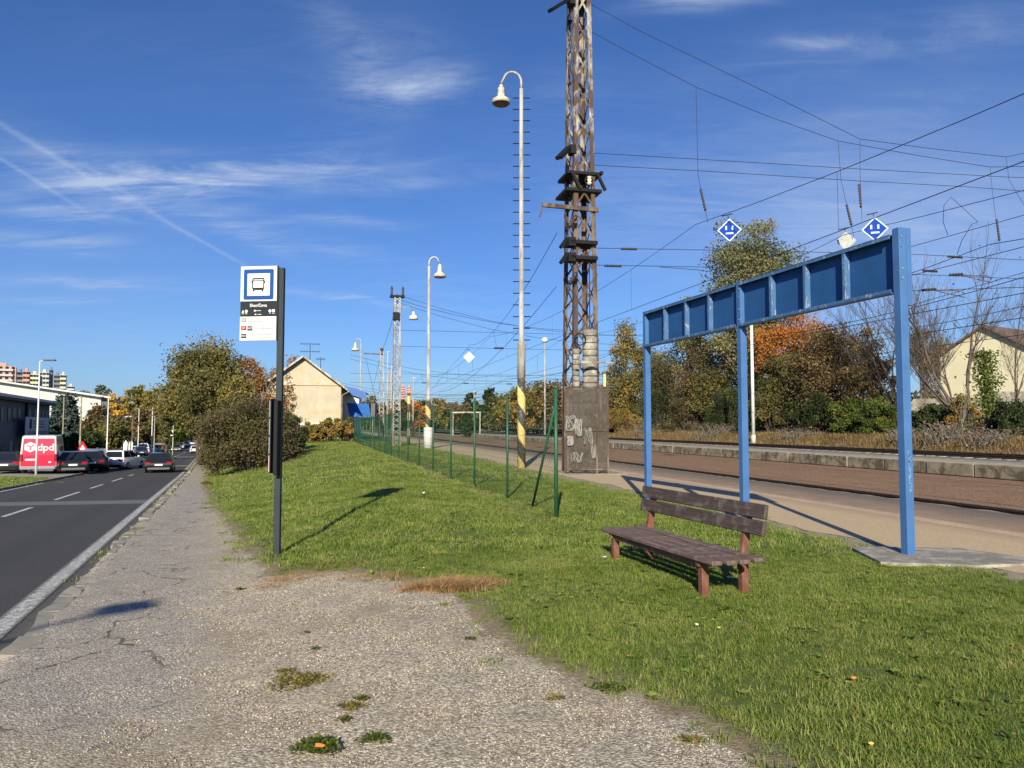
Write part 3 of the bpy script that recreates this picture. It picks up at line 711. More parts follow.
# loose stones on the path
def stone(seed):
    r_ = np.random.RandomState(seed); P = [(math.cos(a)*c*.5*r_.uniform(.7, 1.2), math.sin(a)*c*.5*r_.uniform(.6, 1.1), z) for z, c in ((-.15, .9), (.12, 1), (.3, .6)) for a in np.arange(6)*1.047]
    f = [(i*6+j, i*6+(j+1) % 6, (i+1)*6+(j+1) % 6, (i+1)*6+j) for i in range(2) for j in range(6)]+[(12, 13, 14, 15), (12, 15, 16, 17)]
    m = [M['st0'], M['st1'], M['st2']][seed % 3]; me = np_mesh('stone', P, f); me.materials.append(m); return bpy.data.objects.new('stone', me)
M['st0'] = mat('stone_pale', (.5, .44, .35), .9, 0, .2, 2); M['st1'] = mat('stone_beige', (.36, .3, .22), .9, 0, .2, 2); M['st2'] = mat('stone_grey', (.13, .115, .095), .9, 0, .25, 2)
X, Y = band(2.6, 8.6, 3600, -.78, .45); g = gr_sd(X, Y); t = X-xedge(Y)
k = (g > .02) & (t > .6) & (rs0.rand(len(X)) < np.clip((t-.7)/1.8, .15, 1)*(.75+.35*fake_noise(X, Y, 1.5, 8)))
X, Y = X[k], Y[k]
scatter('gravel', np.stack([X, Y, zterr(X, Y)], 1), np.clip(rs0.lognormal(-4.95, .35, len(X)), .004, .018), [stone(i) for i in range(6)], 'loose beige gravel strewn over the path', 'gravel', 5, .5)
# dry grass heap at the edge of the path
n = 520; X = DRY.x+rs0.normal(0, .2, n); Y = DRY.y+.04+rs0.normal(0, .11, n)+.25*(X-DRY.x)*(X-DRY.x)
scatter('dry_grass', np.stack([X, Y, zterr(X, Y)], 1), rs0.uniform(.7, 1.3, n), [tuft('dry_tuft', 14, .06, .06, .005, M['strawblade'], 90+i, 2.2) for i in range(3)], 'patch of dead orange straw where the path meets the lawn', 'dry grass', 6)
for cx_, cy_, rx_, n in ((380, 577, .5, 60), (300, 577, .4, 60), (330, 565, .5, 50), (275, 585, .3, 40)):
    c = G(cx_, cy_); a = rs0.uniform(0, 6.283, n); d = np.sqrt(rs0.rand(n)); X = c.x+np.cos(a)*d*rx_; Y = c.y+np.sin(a)*d*.2
    scatter('dry_grass', np.stack([X, Y, zterr(X, Y)], 1), rs0.uniform(.5, 1, n), [tuft('dry_tuft', 12, .06, .045, .005, M['strawblade'], 95+i, 1.8) for i in range(2)],
            {380: 'thin brown dead grass fringe behind the gravel, right of the post shadow', 300: 'dead grass fringe at the foot of the bus stop post', 330: 'scattered straw in the worn lawn right of the bus stop post', 275: 'dead grass tongue at the corner of path and pavement'}[cx_], 'dry grass', 7)
# dry grass on the embankment behind the tracks
n = 9000; r_ = rs0.uniform(27.9, 32.5, n); s_ = rs0.uniform(2, 82, n); X, Y = xy(r_, s_)
scatter('dry_bank_grass', np.stack([X, Y, zterr(X, Y)], 1), rs0.uniform(.7, 1.4, n), [(lambda o: o)(tuft('bank_tuft', 30, .35, .34, .03, L['drygrass'], 120+i, .8)) for i in range(4)], 'tall dry straw-coloured grass on the bank behind the far track', 'dry grass', 8)
# weed clumps
def weed(px, py, rad, n, h, label, mt='green'):
    c = G(px, py); rs_ = np.random.RandomState(int(px)); nn = n
    V_ = []; Fq = []; tn = []
    for i in range(nn):
        a = rs_.uniform(0, 6.283); d = rad*1.35*rs_.rand()**.9*(.88+.2*math.sin(a*3+px)); x, y = d*math.cos(a), d*.7*math.sin(a); hh = h*rs_.uniform(.3, 1)*(1-.5*d/rad)
        b_ = rs_.uniform(0, 6.283); L_ = rs_.uniform(.010, .028)*max(1, h/.09); w = L_*.3; k = len(V_)
        u = Vector((math.cos(b_), math.sin(b_), rs_.uniform(-.1, .9))).normalized(); v = u.cross(Vector((0, 0, 1))).normalized(); p = Vector((x, y, hh*.6))
        V_ += [tuple(p), tuple(p+u*L_*.5+v*w), tuple(p+u*L_), tuple(p+u*L_*.5-v*w)]; Fq.append((k, k+1, k+2, k+3)); tn.append(rs_.rand())
    me = np_mesh('weed', V_, Fq); at_ = me.attributes.new('tint', 'FLOAT', 'FACE'); at_.data.foreach_set('value', np.array(tn, np.float32))
    return tag(link('weed', me, L[mt], None, c), label, 'weed', 'weeds growing through the gravel')
weed(303, 682, .2, 1500, .045, 'widest flat olive weed patch in the middle of the gravel', 'yellowgreen')
for k_, (px_, py_, r__, lab_) in enumerate(((287, 672, .06, 'small moss tuft above left of the wide weed patch'), (345, 722, .035, 'small moss tuft under the right end of the wide weed patch'), (362, 700, .03, 'tiny weed beside the small weed tuft'), (556, 700, .05, 'small grass weed in the gravel near the lawn corner'), (470, 640, .04, 'tiny weed just off the lawn edge in the middle'), (240, 590, .05, 'tiny weed on the footway below the bus stop post'), (690, 742, .06, 'weed at the ragged lawn corner near the bottom'))): weed(px_, py_, r__, 160, .03, lab_, ('yellowgreen', 'olive', 'green')[k_ % 3])
weed(318, 752, .1, 900, .11, 'bushiest green weed clump at the bottom edge of the photo', 'green')
weed(352, 708, .07, 260, .04, 'small weed tuft right of the wide weed patch', 'yellowgreen')
weed(374, 742, .08, 320, .05, 'small weed tuft right of the bushy green clump', 'green')
weed(315, 650, .05, 40, .03, 'tiny weed above the wide weed patch', 'green')
weed(306, 634, .04, 30, .03, 'tiny dark weed farthest up the gravel', 'olive')
weed(609, 690, .12, 500, .05, 'weed tuft on the path edge in front of the lawn', 'green')
weed(207, 485, .25, 600, .3, 'leafy weed leaning over the footway by the hedge', 'redgreen')
# litter and leaves
def scrap(name, px, py, s, m, label, cat, up=.05, group=None):
    c = G(px, py); e = MB(); r_ = random.Random(int(px*7)); P = []
    for i in range(7):
        a = i*.9; P.append((math.cos(a)*s*r_.uniform(.6, 1), math.sin(a)*s*.7*r_.uniform(.6, 1), r_.uniform(0, .5)*s))
    P.append((0, 0, s*.5)); e.add(P, [(i, (i+1) % 7, 7) for i in range(7)]); e.add([(p[0], p[1], p[2]-.003) for p in P], [((i+1) % 7, i, 7) for i in range(7)])
    o = e.build(name, m, None, c+Vector((0, 0, up))); return tag(o, label, cat, group)
scrap('litter', 424, 496, .06, M['white'], 'white paper scrap in the lawn near the wire fence', 'litter', .06, 'litter')
scrap('litter', 605, 562, .035, M['white'], 'white crumpled scrap left of the bench', 'litter', .05, 'litter')
scrap('litter', 730, 583, .04, M['white'], 'white scrap between the front legs of the bench', 'litter', .05, 'litter')
scrap('litter', 697, 631, .022, M['white'], 'tiny white scrap in the lawn in front of the bench', 'litter', .045, 'litter')
m_or = mat('fallen_leaf_orange', (.6, .2, .04), .7); m_ye = mat('fallen_leaf_yellow', (.6, .45, .06), .7); m_br = mat('fallen_leaf_brown', (.2, .1, .05), .7)
for px, py, s, m, lab in ((854, 686, .028, m_or, 'orange leaf lying in the lawn, largest one'), (719, 634, .018, m_ye, 'yellow leaf in the lawn below the bench'), (871, 753, .018, m_ye, 'small yellow leaf near the bottom right'), (424, 572, .02, m_ye, 'yellow leaf above the dead straw patch'),
                         (628, 663, .02, m_br, 'brown leaf at the lawn edge'), (692, 593, .018, m_or, 'small orange leaf by the front leg of the bench'), (320, 757, .03, m_or, 'orange leaf caught in the bushy green weed')):
    scrap('fallen_leaf', px, py, s, m, lab, 'leaf', .045, 'fallen leaves')
# ------------------------------------------------------------------ bus stop post
sb = G(276.8, 556)
bs = empty('bus_stop_post', sb, R(-6), 'tall dark grey bus stop post with white and blue bus sign on the verge', 'bus stop')
hz = at(279, 268, sb.y).z-sb.z
pw, pd = .088, .06
MB().box((0, 0, hz/2-.1), (pw, pd, hz+.2), bev=.006).build('pole', M['anthracite'], bs)
q = sb.y/CA/750.0; q = sb.y/750.0
bwid = 37.5*q*1.01; top = hz+.02; xl = -pw/2-bwid
zq = top-35.4*q; zbk = zq-15.6*q; zb = zbk-24.1*q; yb = -pd/2-.001
e = MB().box((xl+bwid/2+.01, yb-.008, (top+zb)/2), (bwid+.02, .022, top-zb)); brd = e.build('board', M['signblack'], bs)
yf = yb-.0195
def plate(x0, x1, z0, z1, y, m, nm, par, bev=.0): return MB().box(((x0+x1)/2, y, (z0+z1)/2), (x1-x0, .004, z1-z0)).build(nm, m, par)
plate(xl, xl+bwid, zq, top, yf-.002, M['white'], 'white_panel', brd)
u = bwid/37.3
def rr(x0, x1, z0, z1, rad, y, m, nm, par, hole=None):
    P = []
    for cx_, cz_, a0 in ((x1-rad, z1-rad, 0), (x0+rad, z1-rad, 90), (x0+rad, z0+rad, 180), (x1-rad, z0+rad, 270)):
        for k in range(5): a = R(a0+k*22.5); P.append((cx_+rad*math.cos(a), y, cz_+rad*math.sin(a)))
    return MB().prism(P, (0, .003, 0)).build(nm, m, par)
rr(xl+3.2*u, xl+bwid-3.2*u, zq+1.5*u, top-3*u, 1.6*u, yf-.007, M['signblue'], 'blue_frame', brd)
rr(xl+7.1*u, xl+bwid-6.9*u, zq+5.3*u, top-7.3*u, .6*u, yf-.0105, M['white'], 'white_field', brd)
# bus pictogram
bx, bz = xl+bwid/2-.2*u, (zq+top)/2-.4*u; e = MB(); Yp = yf-.0135
def pb(x0, x1, z0, z1): e.box((bx+(x0+x1)/2*u, Yp, bz+(z0+z1)/2*u), (abs(x1-x0)*u, .003, abs(z1-z0)*u))
pb(-6.2, -5.2, -4, 4.9); pb(5.2, 6.2, -4, 4.9); pb(-5.7, 5.7, 4.7, 5.9); pb(-5.2, 5.2, 3.0, 3.6); pb(-6.9, -6.1, .8, 3); pb(6.1, 6.9, .8, 3); pb(-6.2, 6.2, -4.8, -3.8)
pb(-3.6, 3.6, -6, -4.6); pb(-5.4, -3.8, -7.4, -4.6); pb(3.8, 5.4, -7.4, -4.6)
e.build('bus_symbol', M['black'], brd)
RX = Matrix.Rotation(R(90), 4, 'X')
def sign_text(body, size, x, z, m, nm, par=None, align='CENTER', y=None, bold=False): return textmb(body, size, m, nm, par or brd, Matrix.Translation((x, (yf if y is None else y)-.003, z)) @ RX, align, .001, bold)
sign_text('Sheričova', 4.4*u, xl+bwid*.5, zbk+11.0*u, M['white'], 'stop_name', bold=True)
e = MB(); yy = yf-.003
zz = zbk+5.4*u
e.add([(xl+1.3*u, yy, zz-1.5*u), (xl+4.3*u, yy, zz-1.5*u), (xl+2.8*u, yy, zz+1.5*u)], [(0, 1, 2)]); e.build('warning_triangle', M['yellow'], brd)
for xx_ in (xl+6.3*u, xl+bwid-6.6*u): MB().lathe((xx_, yy+.001, zz), [(1.5*u, 0), (1.5*u, .002)], 16, (0, -1, 0)).build('round_icon', M['white'], brd)
MB().box((xl+bwid-3*u, yy, zz+.1*u), (2.7*u, .002, 2.7*u)).build('square_icon', M['white'], brd)
for x_, z_, w_, h__ in ((15.2, .4, 1.9, 1.5), (15.9, -3.3, 1.9, 1), (19, .4, 5, .5), (20, -3.3, 4, .5), (2.8, -2.5, 2.4, .5), (6.3, -2.5, 2.4, .5), (bwid/u-6.6, -2.4, 1.2, .5), (bwid/u-3, -2.4, 2.8, .5)): MB().box((xl+x_*u, yy, zz+z_*u), (w_*u, .002, h__*u)).build('pictogram', M['white'], brd)
lp = plate(xl, xl+bwid, zb, zbk, yf-.002, M['white'], 'line_panel', brd); yl = yf-.0045
for lab, x_, z_, w_, m_, tm in (('50', 4, 20.2, 5.2, M['grey'], M['white']), ('37', 4, 12.4, 5.4, M['red'], M['white']), ('N37', 10.4, 12, 5.4, M['black'], M['white']), ('N21', 4.1, 4.6, 5.4, M['black'], M['white'])):
    bx_ = rr(xl+(x_-w_/2)*u, xl+(x_+w_/2)*u, zb+(z_-2.2)*u, zb+(z_+2.2)*u, .5*u, yl-.002, m_, 'line_badge', brd)
    sign_text(lab, 2.7*u, xl+x_*u, zb+z_*u, tm, 'line_number', y=yl-.002, bold=True)
e = MB(); r_ = random.Random(4)
for z_, x0, x1 in ((21.4, 8, 20), (18.6, 8, 22.5), (11.6, 15.5, 34), (5.6, 8, 33), (2.6, 8, 32)):
    x = x0
    while x < x1: w = r_.uniform(.5, 1.1); e.box((xl+(x+w/2)*u, yl-.001, zb+z_*u), (w*u*.8, .003, r_.uniform(.7, 1.2)*u)); x += w+.12
for z_ in (16.1, 8.2): e.box((xl+21*u, yl, zb+z_*u), (27*u, .002, .12*u))
e.build('route_lines', M['grey'], brd)
# timetable case low on the post
za, zc = at(276, 400, sb.y).z-sb.z, at(276, 472, sb.y).z-sb.z
cs = MB().box((.012, -.06, (za+zc)/2-.02), (.055, .2, za-zc+.02), bev=.004).build('timetable_case', M['black'], bs)
cs.rotation_euler = (0, 0, R(2))
k = (za-zc)/4
for i in range(4):
    MB().box((-.062, -.075, za-k*(i+.5)), (.022, .19, k-.03)).build('timetable_sheet', M['grey'] if i < 3 else mat('timetable_pink', (.5, .32, .36), .5), cs)
MB().box((-.052, -.075, (za+zc)/2), (.012, .21, za-zc+.02)).build('sheet_frame', M['anthracite'], cs)
MB().box((0, 0, .005), (.2, .18, .02), bev=.004).build('base_plate', M['anthracite'], bs)

# ------------------------------------------------------------------ bench
bdir = Vector((-.31, .95, 0)).normalized(); rz = math.atan2(bdir.y, bdir.x)   # local x runs away from the camera; local y = to the left/front
bo = Vector((1.70, 8.10, 0)); bo.z = zt(bo.x, bo.y)
bench = empty('park_bench', bo, rz, 'low weathered dark brown wooden bench with a plank back on the lawn', 'bench')
# local y negative = back side (toward tracks)
Lb = 2.42
for i in range(4):
    yy = .235-.156*i; w = .108
    pl = MB().box((0, 0, 0), (Lb+rnd.uniform(-.03, .03), w, .045), bev=.009)
    o = pl.build('seat_plank', M['seatplank'], bench); o.location = (-.02+rnd.uniform(-.02, .02), yy-.0, .345+(.012 if i == 3 else 0)-.004*i); o.rotation_euler = (R(rnd.uniform(-1, 1)), 0, R(rnd.uniform(-.25, .25)))
for z0, ang in ((.628, -8), (.783, -8)):
    o = MB().box((0, 0, 0), (Lb-.02, .042, .138), bev=.008).build('back_plank', M['plank'], bench)
    o.location = (-.01, -.285-(z0-.6)*.14, z0); o.rotation_euler = (R(8), 0, R(rnd.uniform(-.2, .2)))
for x_ in (-.94, .94):
    o = MB().box((0, 0, .13), (.075, .075, .37), bev=.006).build('leg', M['woodleg'], bench); o.location = (x_, .2, 0)
    o = MB().box((0, 0, .13), (.075, .075, .37), bev=.006).build('leg', M['woodleg'], bench); o.location = (x_+.0, -.24, 0)
    o = MB().beam((x_+.055, -.255, .2), (x_+.055, -.36, .845), .045, .075, (0, 1, 0)).build('back_support', M['woodleg'], bench)
    MB().box((x_, -.01, .295), (.06, .56, .05), bev=.005).build('seat_bearer', M['woodleg'], bench)
MB().box((0, .215, .285), (1.85, .035, .06), bev=.004).build('apron_rail', M['woodleg'], bench)

# ------------------------------------------------------------------ blue station frame
A_, B_, C_ = Vector((4.86, 9.3, 0)), Vector((3.85, 12.55, 0)), Vector((2.86, 15.85, 0))
fd = (C_-A_).normalized(); rzf = math.atan2(fd.y, fd.x)
fr = empty('name_board_stand', A_, rzf, 'blue steel frame of three posts carrying an empty name board of recessed panels', 'sign frame')
Lf = (C_-A_).length; xm = (B_-A_).dot(fd); HT = 4.06
def post(x, h, w=.115):
    e = MB().box((0, 0, h/2-.05), (w, w, h+.1), bev=.008); o = e.build('post', M['blue_post'], fr); o.location = (x, 0, 0); return o
pA = post(0, HT+.02, .118); pB = post(xm, HT-.02, .12); pC = post(Lf, HT-.03, .12)
MB().box((0, -.105, HT-.47), (.1, .07, .98), bev=.006).build('fixing_plate', M['blue_post'], pA)
e = MB(); [e.lathe((.0, .0, z), [(.012, 0), (.012, .016)], 6, (-1, 0, 0)) for z in ()]
for z in (HT-.68, HT-.6, HT-.1): MB().lathe((.03, -.142, z), [(.012, 0), (.012, .012)], 6, (0, -1, 0)).build('bolt', M['steel_grey'], pA)
for z in (HT-.62, HT-.5, HT-.1, HT-.22): MB().lathe((-.06, .03, z), [(.012, 0), (.012, .012)], 6, (-1, 0, 0)).build('bolt', M['steel_grey'], pA)
for z in (HT-.15, HT-.3, HT-.5, HT-.68): MB().lathe((-.03, .061, z), [(.011, 0), (.011, .012)], 6, (0, 1, 0)).build('bolt', M['steel_grey'], pB)
for x0, x1 in ((.07, xm-.065), (xm+.065, Lf-.065)):
    zt_, zb_ = HT-.055, HT-.79; n = 4; w = x1-x0
    bd = MB().box(((x0+x1)/2, -.02, (zt_+zb_)/2), (w, .006, zt_-zb_)).build('panel', M['blue_panel'], fr)
    e = MB()
    for zc_, sg in ((zt_, -1), (zb_, 1)):
        e.box(((x0+x1)/2, .03, zc_), (w, .11, .014)); e.box(((x0+x1)/2, .08, zc_+sg*.022), (w, .010, .05))
    e.build('flange', M['blue_worn'], bd)
    for i in range(n+1):
        xx = x0+.02+(w-.04)*i/n
        if 0 < i < n: MB().box((xx, .035, (zt_+zb_)/2), (.055, .09, zt_-zb_-.02), bev=.004).build('stiffener', M['blue_worn'], bd)
# graffiti scribble on near post
e = MB(); r_ = random.Random(8); pts = []
for i in range(46):
    z = 1.28-.50*i/46; pts.append((-.0605, .0+.030*math.sin(i*1.9)*r_.uniform(.4, 1), z+.02*math.cos(i*2.3)))
e.tube(pts, .0022, 3); e.build('graffiti', mat('pale_marker', (.45, .6, .75), .6), pA)
# footing
tag(MB().prism([(4.25, 8.75, -.05), (5.3, 8.55, -.05), (6.3, 8.75, -.05), (5.75, 9.75, -.05), (4.4, 9.9, -.05)], (0, 0, .085)).build('footing_slab', M['concrete']), 'flat worn concrete slab under the nearest blue post', 'concrete slab')

# ------------------------------------------------------------------ green fence
f0, fs = Vector((.775, 13.25)), Vector((-.876, 3.2))
nf = 18; FH = 2.28
ff = empty('wire_fence', (f0.x, f0.y, zt(*f0)), 0, 'green wire mesh fence on slim green posts beside the platform', 'fence')
org = ff.location
def fp(i): p = f0+fs*i; return Vector((p.x, p.y, zt(p.x, p.y)))-org
for i in range(nf+1):
    p = fp(i); o = MB().tube([(0, 0, -.1), (0, 0, FH)], .034 if i == 0 else .026, 10).build('post', M['green'], ff); o.location = p
    MB().tube([(0, 0, FH-.002), (0, 0, FH+.03)], .04 if i == 0 else .031, 10).build('cap', M['green'], o)
MB().tube([fp(0)+Vector((0, 0, 2.05)), fp(0)+(fp(1)-fp(0))*.44+Vector((0, 0, .02))], .024, 8).build('brace', M['green'], ff)
for i in range(nf):
    e = MB(); a, b = fp(i), fp(i+1)
    for h in np.linspace(.06, FH-.06, 9 if i < 6 else 6): e.tube([a+Vector((0, 0, h)), b+Vector((0, 0, h))], .0026 if i < 4 else .004, 3, False)
    if True:
        nn = int(26 if i < 3 else (18 if i < 9 else 9))
        for sgn in (1, -1):
            for k in range(-nn, nn*2):
                # diagonal chain link wires
                w = (b-a).length; x0 = k*w/nn; x1 = x0+sgn*FH*.9
                lo, hi = (x0, x1); z0, z1 = .05, FH-.06
                def cl(x, z): return a+(b-a)*(x/w)+Vector((0, 0, z))
                u0, u1 = 0.0, 1.0; dx = x1-x0
                for lim in (0, w):
                    pass
                ta, tb = sorted(((0-x0)/dx, (w-x0)/dx)); u0 = max(0, ta); u1 = min(1, tb)
                if u1-u0 < .02: continue
                e.tube([cl(x0+dx*u0, z0+(z1-z0)*u0), cl(x0+dx*u1, z0+(z1-z0)*u1)], .0018 if i < 3 else (.003 if i < 8 else .006), 3, False)
    e.build('wire_mesh', M['green'], ff)

# ------------------------------------------------------------------ lattice mast
def lattice(name, base, w0, d0, w1, d1, h, nb, leg, lab, group=None, m=None, top=.0, mtop=None, split=None, rz=RAILROT):
    t_ = empty(name, base, rz, lab, 'mast', group)
    def c(z, i):
        k = z/h; w = w0+(w1-w0)*k; d = d0+(d1-d0)*k; sx, sy = ((-1, -1), (1, -1), (1, 1), (-1, 1))[i]
        return Vector((sx*w/2, sy*d/2, z))
    zs = [0, split, h] if split else [0, h]
    for i in range(4):
        sx, sy = ((-1, -1), (1, -1), (1, 1), (-1, 1))[i]
        for a, b, mm in zip(zs[:-1], zs[1:], (m, mtop)):
            e = MB(); P, Q = c(a, i), c(b, i)
            # angle section
            e.beam(P+Vector((-sx*leg/2, 0, 0)), Q+Vector((-sx*leg/2, 0, 0)), leg, leg*.13, (0, 1, 0)); e.beam(P+Vector((0, -sy*(leg/2+leg*.07), 0)), Q+Vector((0, -sy*(leg/2+leg*.07), 0)), leg*.13, leg, (0, 1, 0))
            e.build('leg', mm, t_)
    for face in range(4):
        for a, b, mm in zip(zs[:-1], zs[1:], (m, mtop)):
            e = MB(); i, j = face, (face+1) % 4; n0 = int(round(nb*a/h)); n1 = int(round(nb*b/h))
            for k in range(n0, n1):
                za, zb2 = h*k/nb, h*(k+1)/nb; n_ = Vector(((0, -1, 0), (1, 0, 0), (0, 1, 0), (-1, 0, 0))[face])*leg*.1
                e.beam(c(za, i)+n_, c(zb2, j)+n_, leg*.45, leg*.1, n_); e.beam(c(za, j)-n_*.6, c(zb2, i)-n_*.6, leg*.45, leg*.1, n_)
            e.build('bracing', mm, t_)
    return t_, c
tb = Vector((2.40, 26.2, -.05)); TH = 17.2
tw, tc = lattice('railway_mast', tb, .98, 1.35, .60, .85, TH, 15, .15, 'tall rusty lattice railway mast standing in a dark screened cage', m=M['rust'], mtop=M['rustlight'], split=9.9)
def tz(py): return at(585, py, 26.2).z+.05
z = tz(187)
e = MB(); e.box((-.05, 0, z+.32), (1.15, 1.2, .1)); e.box((-.05, 0, z-.3), (1.3, 1.3, .1)); e.beam((.42, -.66, z+.3), (.72, -.66, z-.28), .09, .09); e.beam((-.5, -.66, z+.3), (-.2, -.66, z-.28), .09, .09); e.beam((.6, -.66, z+.35), (.6, .6, z+.35), .1, .1)
e.tube([(.1+.13*math.cos(a), -.68, z+.02+.17*math.sin(a)) for a in np.linspace(0, 6.3, 14)], .025, 5)
e.build('cross_frame', M['black'], tw)
e = MB(); e.lathe((.12, -.7, z-.15), [(.05, 0), (.09, .08), (.05, .12), (.09, .2), (.05, .24), (.08, .3)], 10); e.build('insulator', M['offwhite'], tw)
e = MB()
for py, l in ((158, 1.0), (12, 1.5)):
    z = tz(py); e.beam((-.45, -.3, z+.25), (-.45-.55*l, -.75, z-.35*l), .26, .12); e.box((-.4, -.4, z+.1), (.2, .35, .3))
e.build('bracket', M['black'], tw)
e = MB()
for py in (247, 262): z = tz(py); e.box((-.1, -.35, z), (1.0, .8, .12)); e.box((-.52, -.6, z), (.25, .3, .3)); e.beam((-.7, -.7, z+.1), (-.95, -.75, z-.25), .12, .1)
e.build('anchor_frame', M['black'], tw)
z = tz(214); e = MB(); e.beam((.5, -.6, z), (-1.55, -.6, z+.05), .1, .14); e.beam((-1.5, -.6, z), (-1.65, -.6, z-.38), .05, .05); e.build('side_arm', M['rust'], tw)
for k, (py, x_) in enumerate(((228, -.62), (283, -.62))):
    z = tz(py); e = MB(); e.lathe((x_, -.8, z-.15), [(.04, -.1), (.1, 0), (.05, .06), (.1, .12), (.05, .18), (.1, .24), (.04, .4)], 10, (.5, -.3, .8)); e.build('insulator', M['insul'], tw)
z = tz(0); MB().box((.0, 0, TH), (.8, .95, .3)).build('mast_head', M['rustlight'], tw)
# stack of tension weights, pulley ring
w0 = at(583, 393, 25.2); w1 = at(600, 332, 25.2); e = MB(); zz_ = tz(395); n = 9; hh = (w1.z-w0.z)/n
wx = .14
for i in range(n+3): e.lathe((wx, -.60, tz(332)-hh*(i+1)+.01), [(.245+rnd.uniform(-.01, .012), 0), (.26+rnd.uniform(-.012, .012), .02), (.26, hh-.045), (.245, hh-.02)], 18)
e.build('tension_weights', M['concrete'], tw)
e = MB(); e.tube([(wx, -.6, tz(332)), (wx, -.6, tz(262))], .018, 5); e.build('weight_cable', M['wire'], tw)
e = MB()
for i in range(8): e.lathe((-.36, -.6, tz(393)+.3*i*.62), [(.11, 0), (.125, .02), (.125, .16), (.11, .175)], 12)
e.build('tension_weights', M['concrete'], tw)
z = tz(365); e = MB(); e.box((.12, -1.2, z), (1.4, .05, .05)); e.box((-.15, -1.2, z+.0), (.5, .06, .09)); e.build('guide_bar', M['steel_grey'], tw)
z = tz(342); e = MB(); e.tube([(-.28+.2*math.cos(a), -.8, z+.2*math.sin(a)) for a in np.linspace(0, 6.3, 20)], .02, 5); e.build('cable_ring', M['black'], tw)
e = MB(); e.box((.52, -.98, tz(382)), (.07, .03, .45)); e.build('striped_marker', M['yellow'], tw)
# screened cage
def cage_mat():
    m, nt, b, out = nodes('dark_mesh_screen'); N = NT(nt); tc_ = N.n('ShaderNodeTexCoord').outputs['Object']
    n1 = N.noise(tc_, 2.2, 7, .75, 1.5); n2 = N.noise(tc_, 9, 6, .7, .8)
    c = N.ramp(n1, [(.3, (.035, .027, .02)), (.55, (.075, .06, .048)), (.75, (.13, .11, .085))])
    c = N.mix(N.mr(n2, .55, .62, 0, .35), c, (.19, .165, .13)); N.l(c, b.inputs['Base Color']); b.inputs['Roughness'].default_value = .75
    tr = N.n('ShaderNodeBsdfTransparent'); mx = N.n('ShaderNodeMixShader'); mx.inputs[0].default_value = .74; N.l(tr.outputs[0], mx.inputs[1]); N.l(b.outputs[0], mx.inputs[2]); N.l(mx.outputs[0], out.inputs['Surface'])
    return m
cg = cage_mat(); ct = tz(388); x0, x1, y0, y1 = -.60, .84, -.98, .75
sc_ = MB()
for (a, b) in (((x0, y0), (x1, y0)), ((x1, y0), (x1, y1)), ((x1, y1), (x0, y1)), ((x0, y1), (x0, y0))):
    nn = 8
    for i in range(nn):
        pa = [a[j]+(b[j]-a[j])*i/nn for j in (0, 1)]; pb_ = [a[j]+(b[j]-a[j])*(i+1)/nn for j in (0, 1)]; bulge = .05
        sc_.quad((pa[0], pa[1], .12+.04*math.sin(i*2)), (pb_[0]+.0, pb_[1], .12+.04*math.sin(i*2+2)), (pb_[0], pb_[1], ct), (pa[0], pa[1], ct))
scr = sc_.build('mesh_screen', cg, tw); scr.rotation_euler = (0, 0, R(-15))
e = MB()
for x_, y_ in ((x0, y0), (x1, y0), (x1, y1), (x0, y1), ((x0+x1)/2+.35, y0-.0)): e.box((x_, y_-.012, ct/2), (.05, .05, ct))
for zz_ in (.2, ct*.5, ct-.02):
    e.box(((x0+x1)/2, y0-.02, zz_), (x1-x0, .03, .04)); e.box((x1+.02, (y0+y1)/2, zz_), (.03, y1-y0, .04))
e.build('cage_frame', M['rust'], tw).rotation_euler = (0, 0, R(-15))
e = MB(); r_ = random.Random(12)
for (cx_, cz_, w_, h_, n_, rad) in ((-.42, 1.75, .32, .5, 16, .018), (-.15, 1.6, .2, .6, 12, .018), (-.42, 1.15, .16, .3, 14, .03), (.2, 1.3, .25, .6, 10, .01), (-.2, .6, .35, .35, 10, .012), (.35, .8, .12, .5, 9, .012)):
    for q_ in range(2):
        a1, a2, a3 = r_.uniform(1, 3), r_.uniform(1, 4), r_.uniform(0, 6)
        P = [(cx_+w_*(.5*math.sin(i*.22*a1+a3)+.12*math.sin(i*.9)), y0-.045, cz_+h_*.5*math.cos(i*.2*a2+a3)) for i in range(n_*3)]
        e.tube(P, rad*.9, 4)
e.build('graffiti', mat('grey_spray_paint', (.22, .21, .195), .8), scr)
MB().box((.1, -.25, .0), (2.0, 2.6, .14), bev=.02).build('foundation', M['concrete'], tw)
MB().box((-.66, -.55, 1.3), (.07, .07, 2.6)).build('cable_duct', M['offwhite'], tw)

# ------------------------------------------------------------------ platform lamp posts
def stripe_mat(name, period, ang=1):
    m, nt, b, out = nodes(name); N = NT(nt); tc_ = N.n('ShaderNodeTexCoord').outputs['Object']; s = N.n('ShaderNodeSeparateXYZ'); N.l(tc_, s.inputs[0])
    at2 = N.math('ARCTAN2', s.outputs[1], s.outputs[0]); f = N.math('FRACT', N.math('ADD', N.math('DIVIDE', s.outputs[2], period), N.math('MULTIPLY', at2, .159*ang)))
    f = N.math('ADD', f, N.mr(N.noise(tc_, 12, 5), 0, 1, -.06, .06)); c = N.mix(N.math('GREATER_THAN', f, .5), (.05, .045, .04), (.62, .47, .16))
    k = N.noise(tc_, 9, 8, .75); c = N.mix(N.mr(k, .56, .62, 0, .8), c, (.3, .27, .22)); N.l(c, b.inputs['Base Color']); b.inputs['Roughness'].default_value = .7; return m
M['stripe'] = stripe_mat('worn_yellow_black_stripes', 1.3)
M['pole'] = mat('weathered_pole', (.4, .39, .365), .6, .0, .25, 3, (.24, .21, .18), .05, stretch=(1, 1, .2))
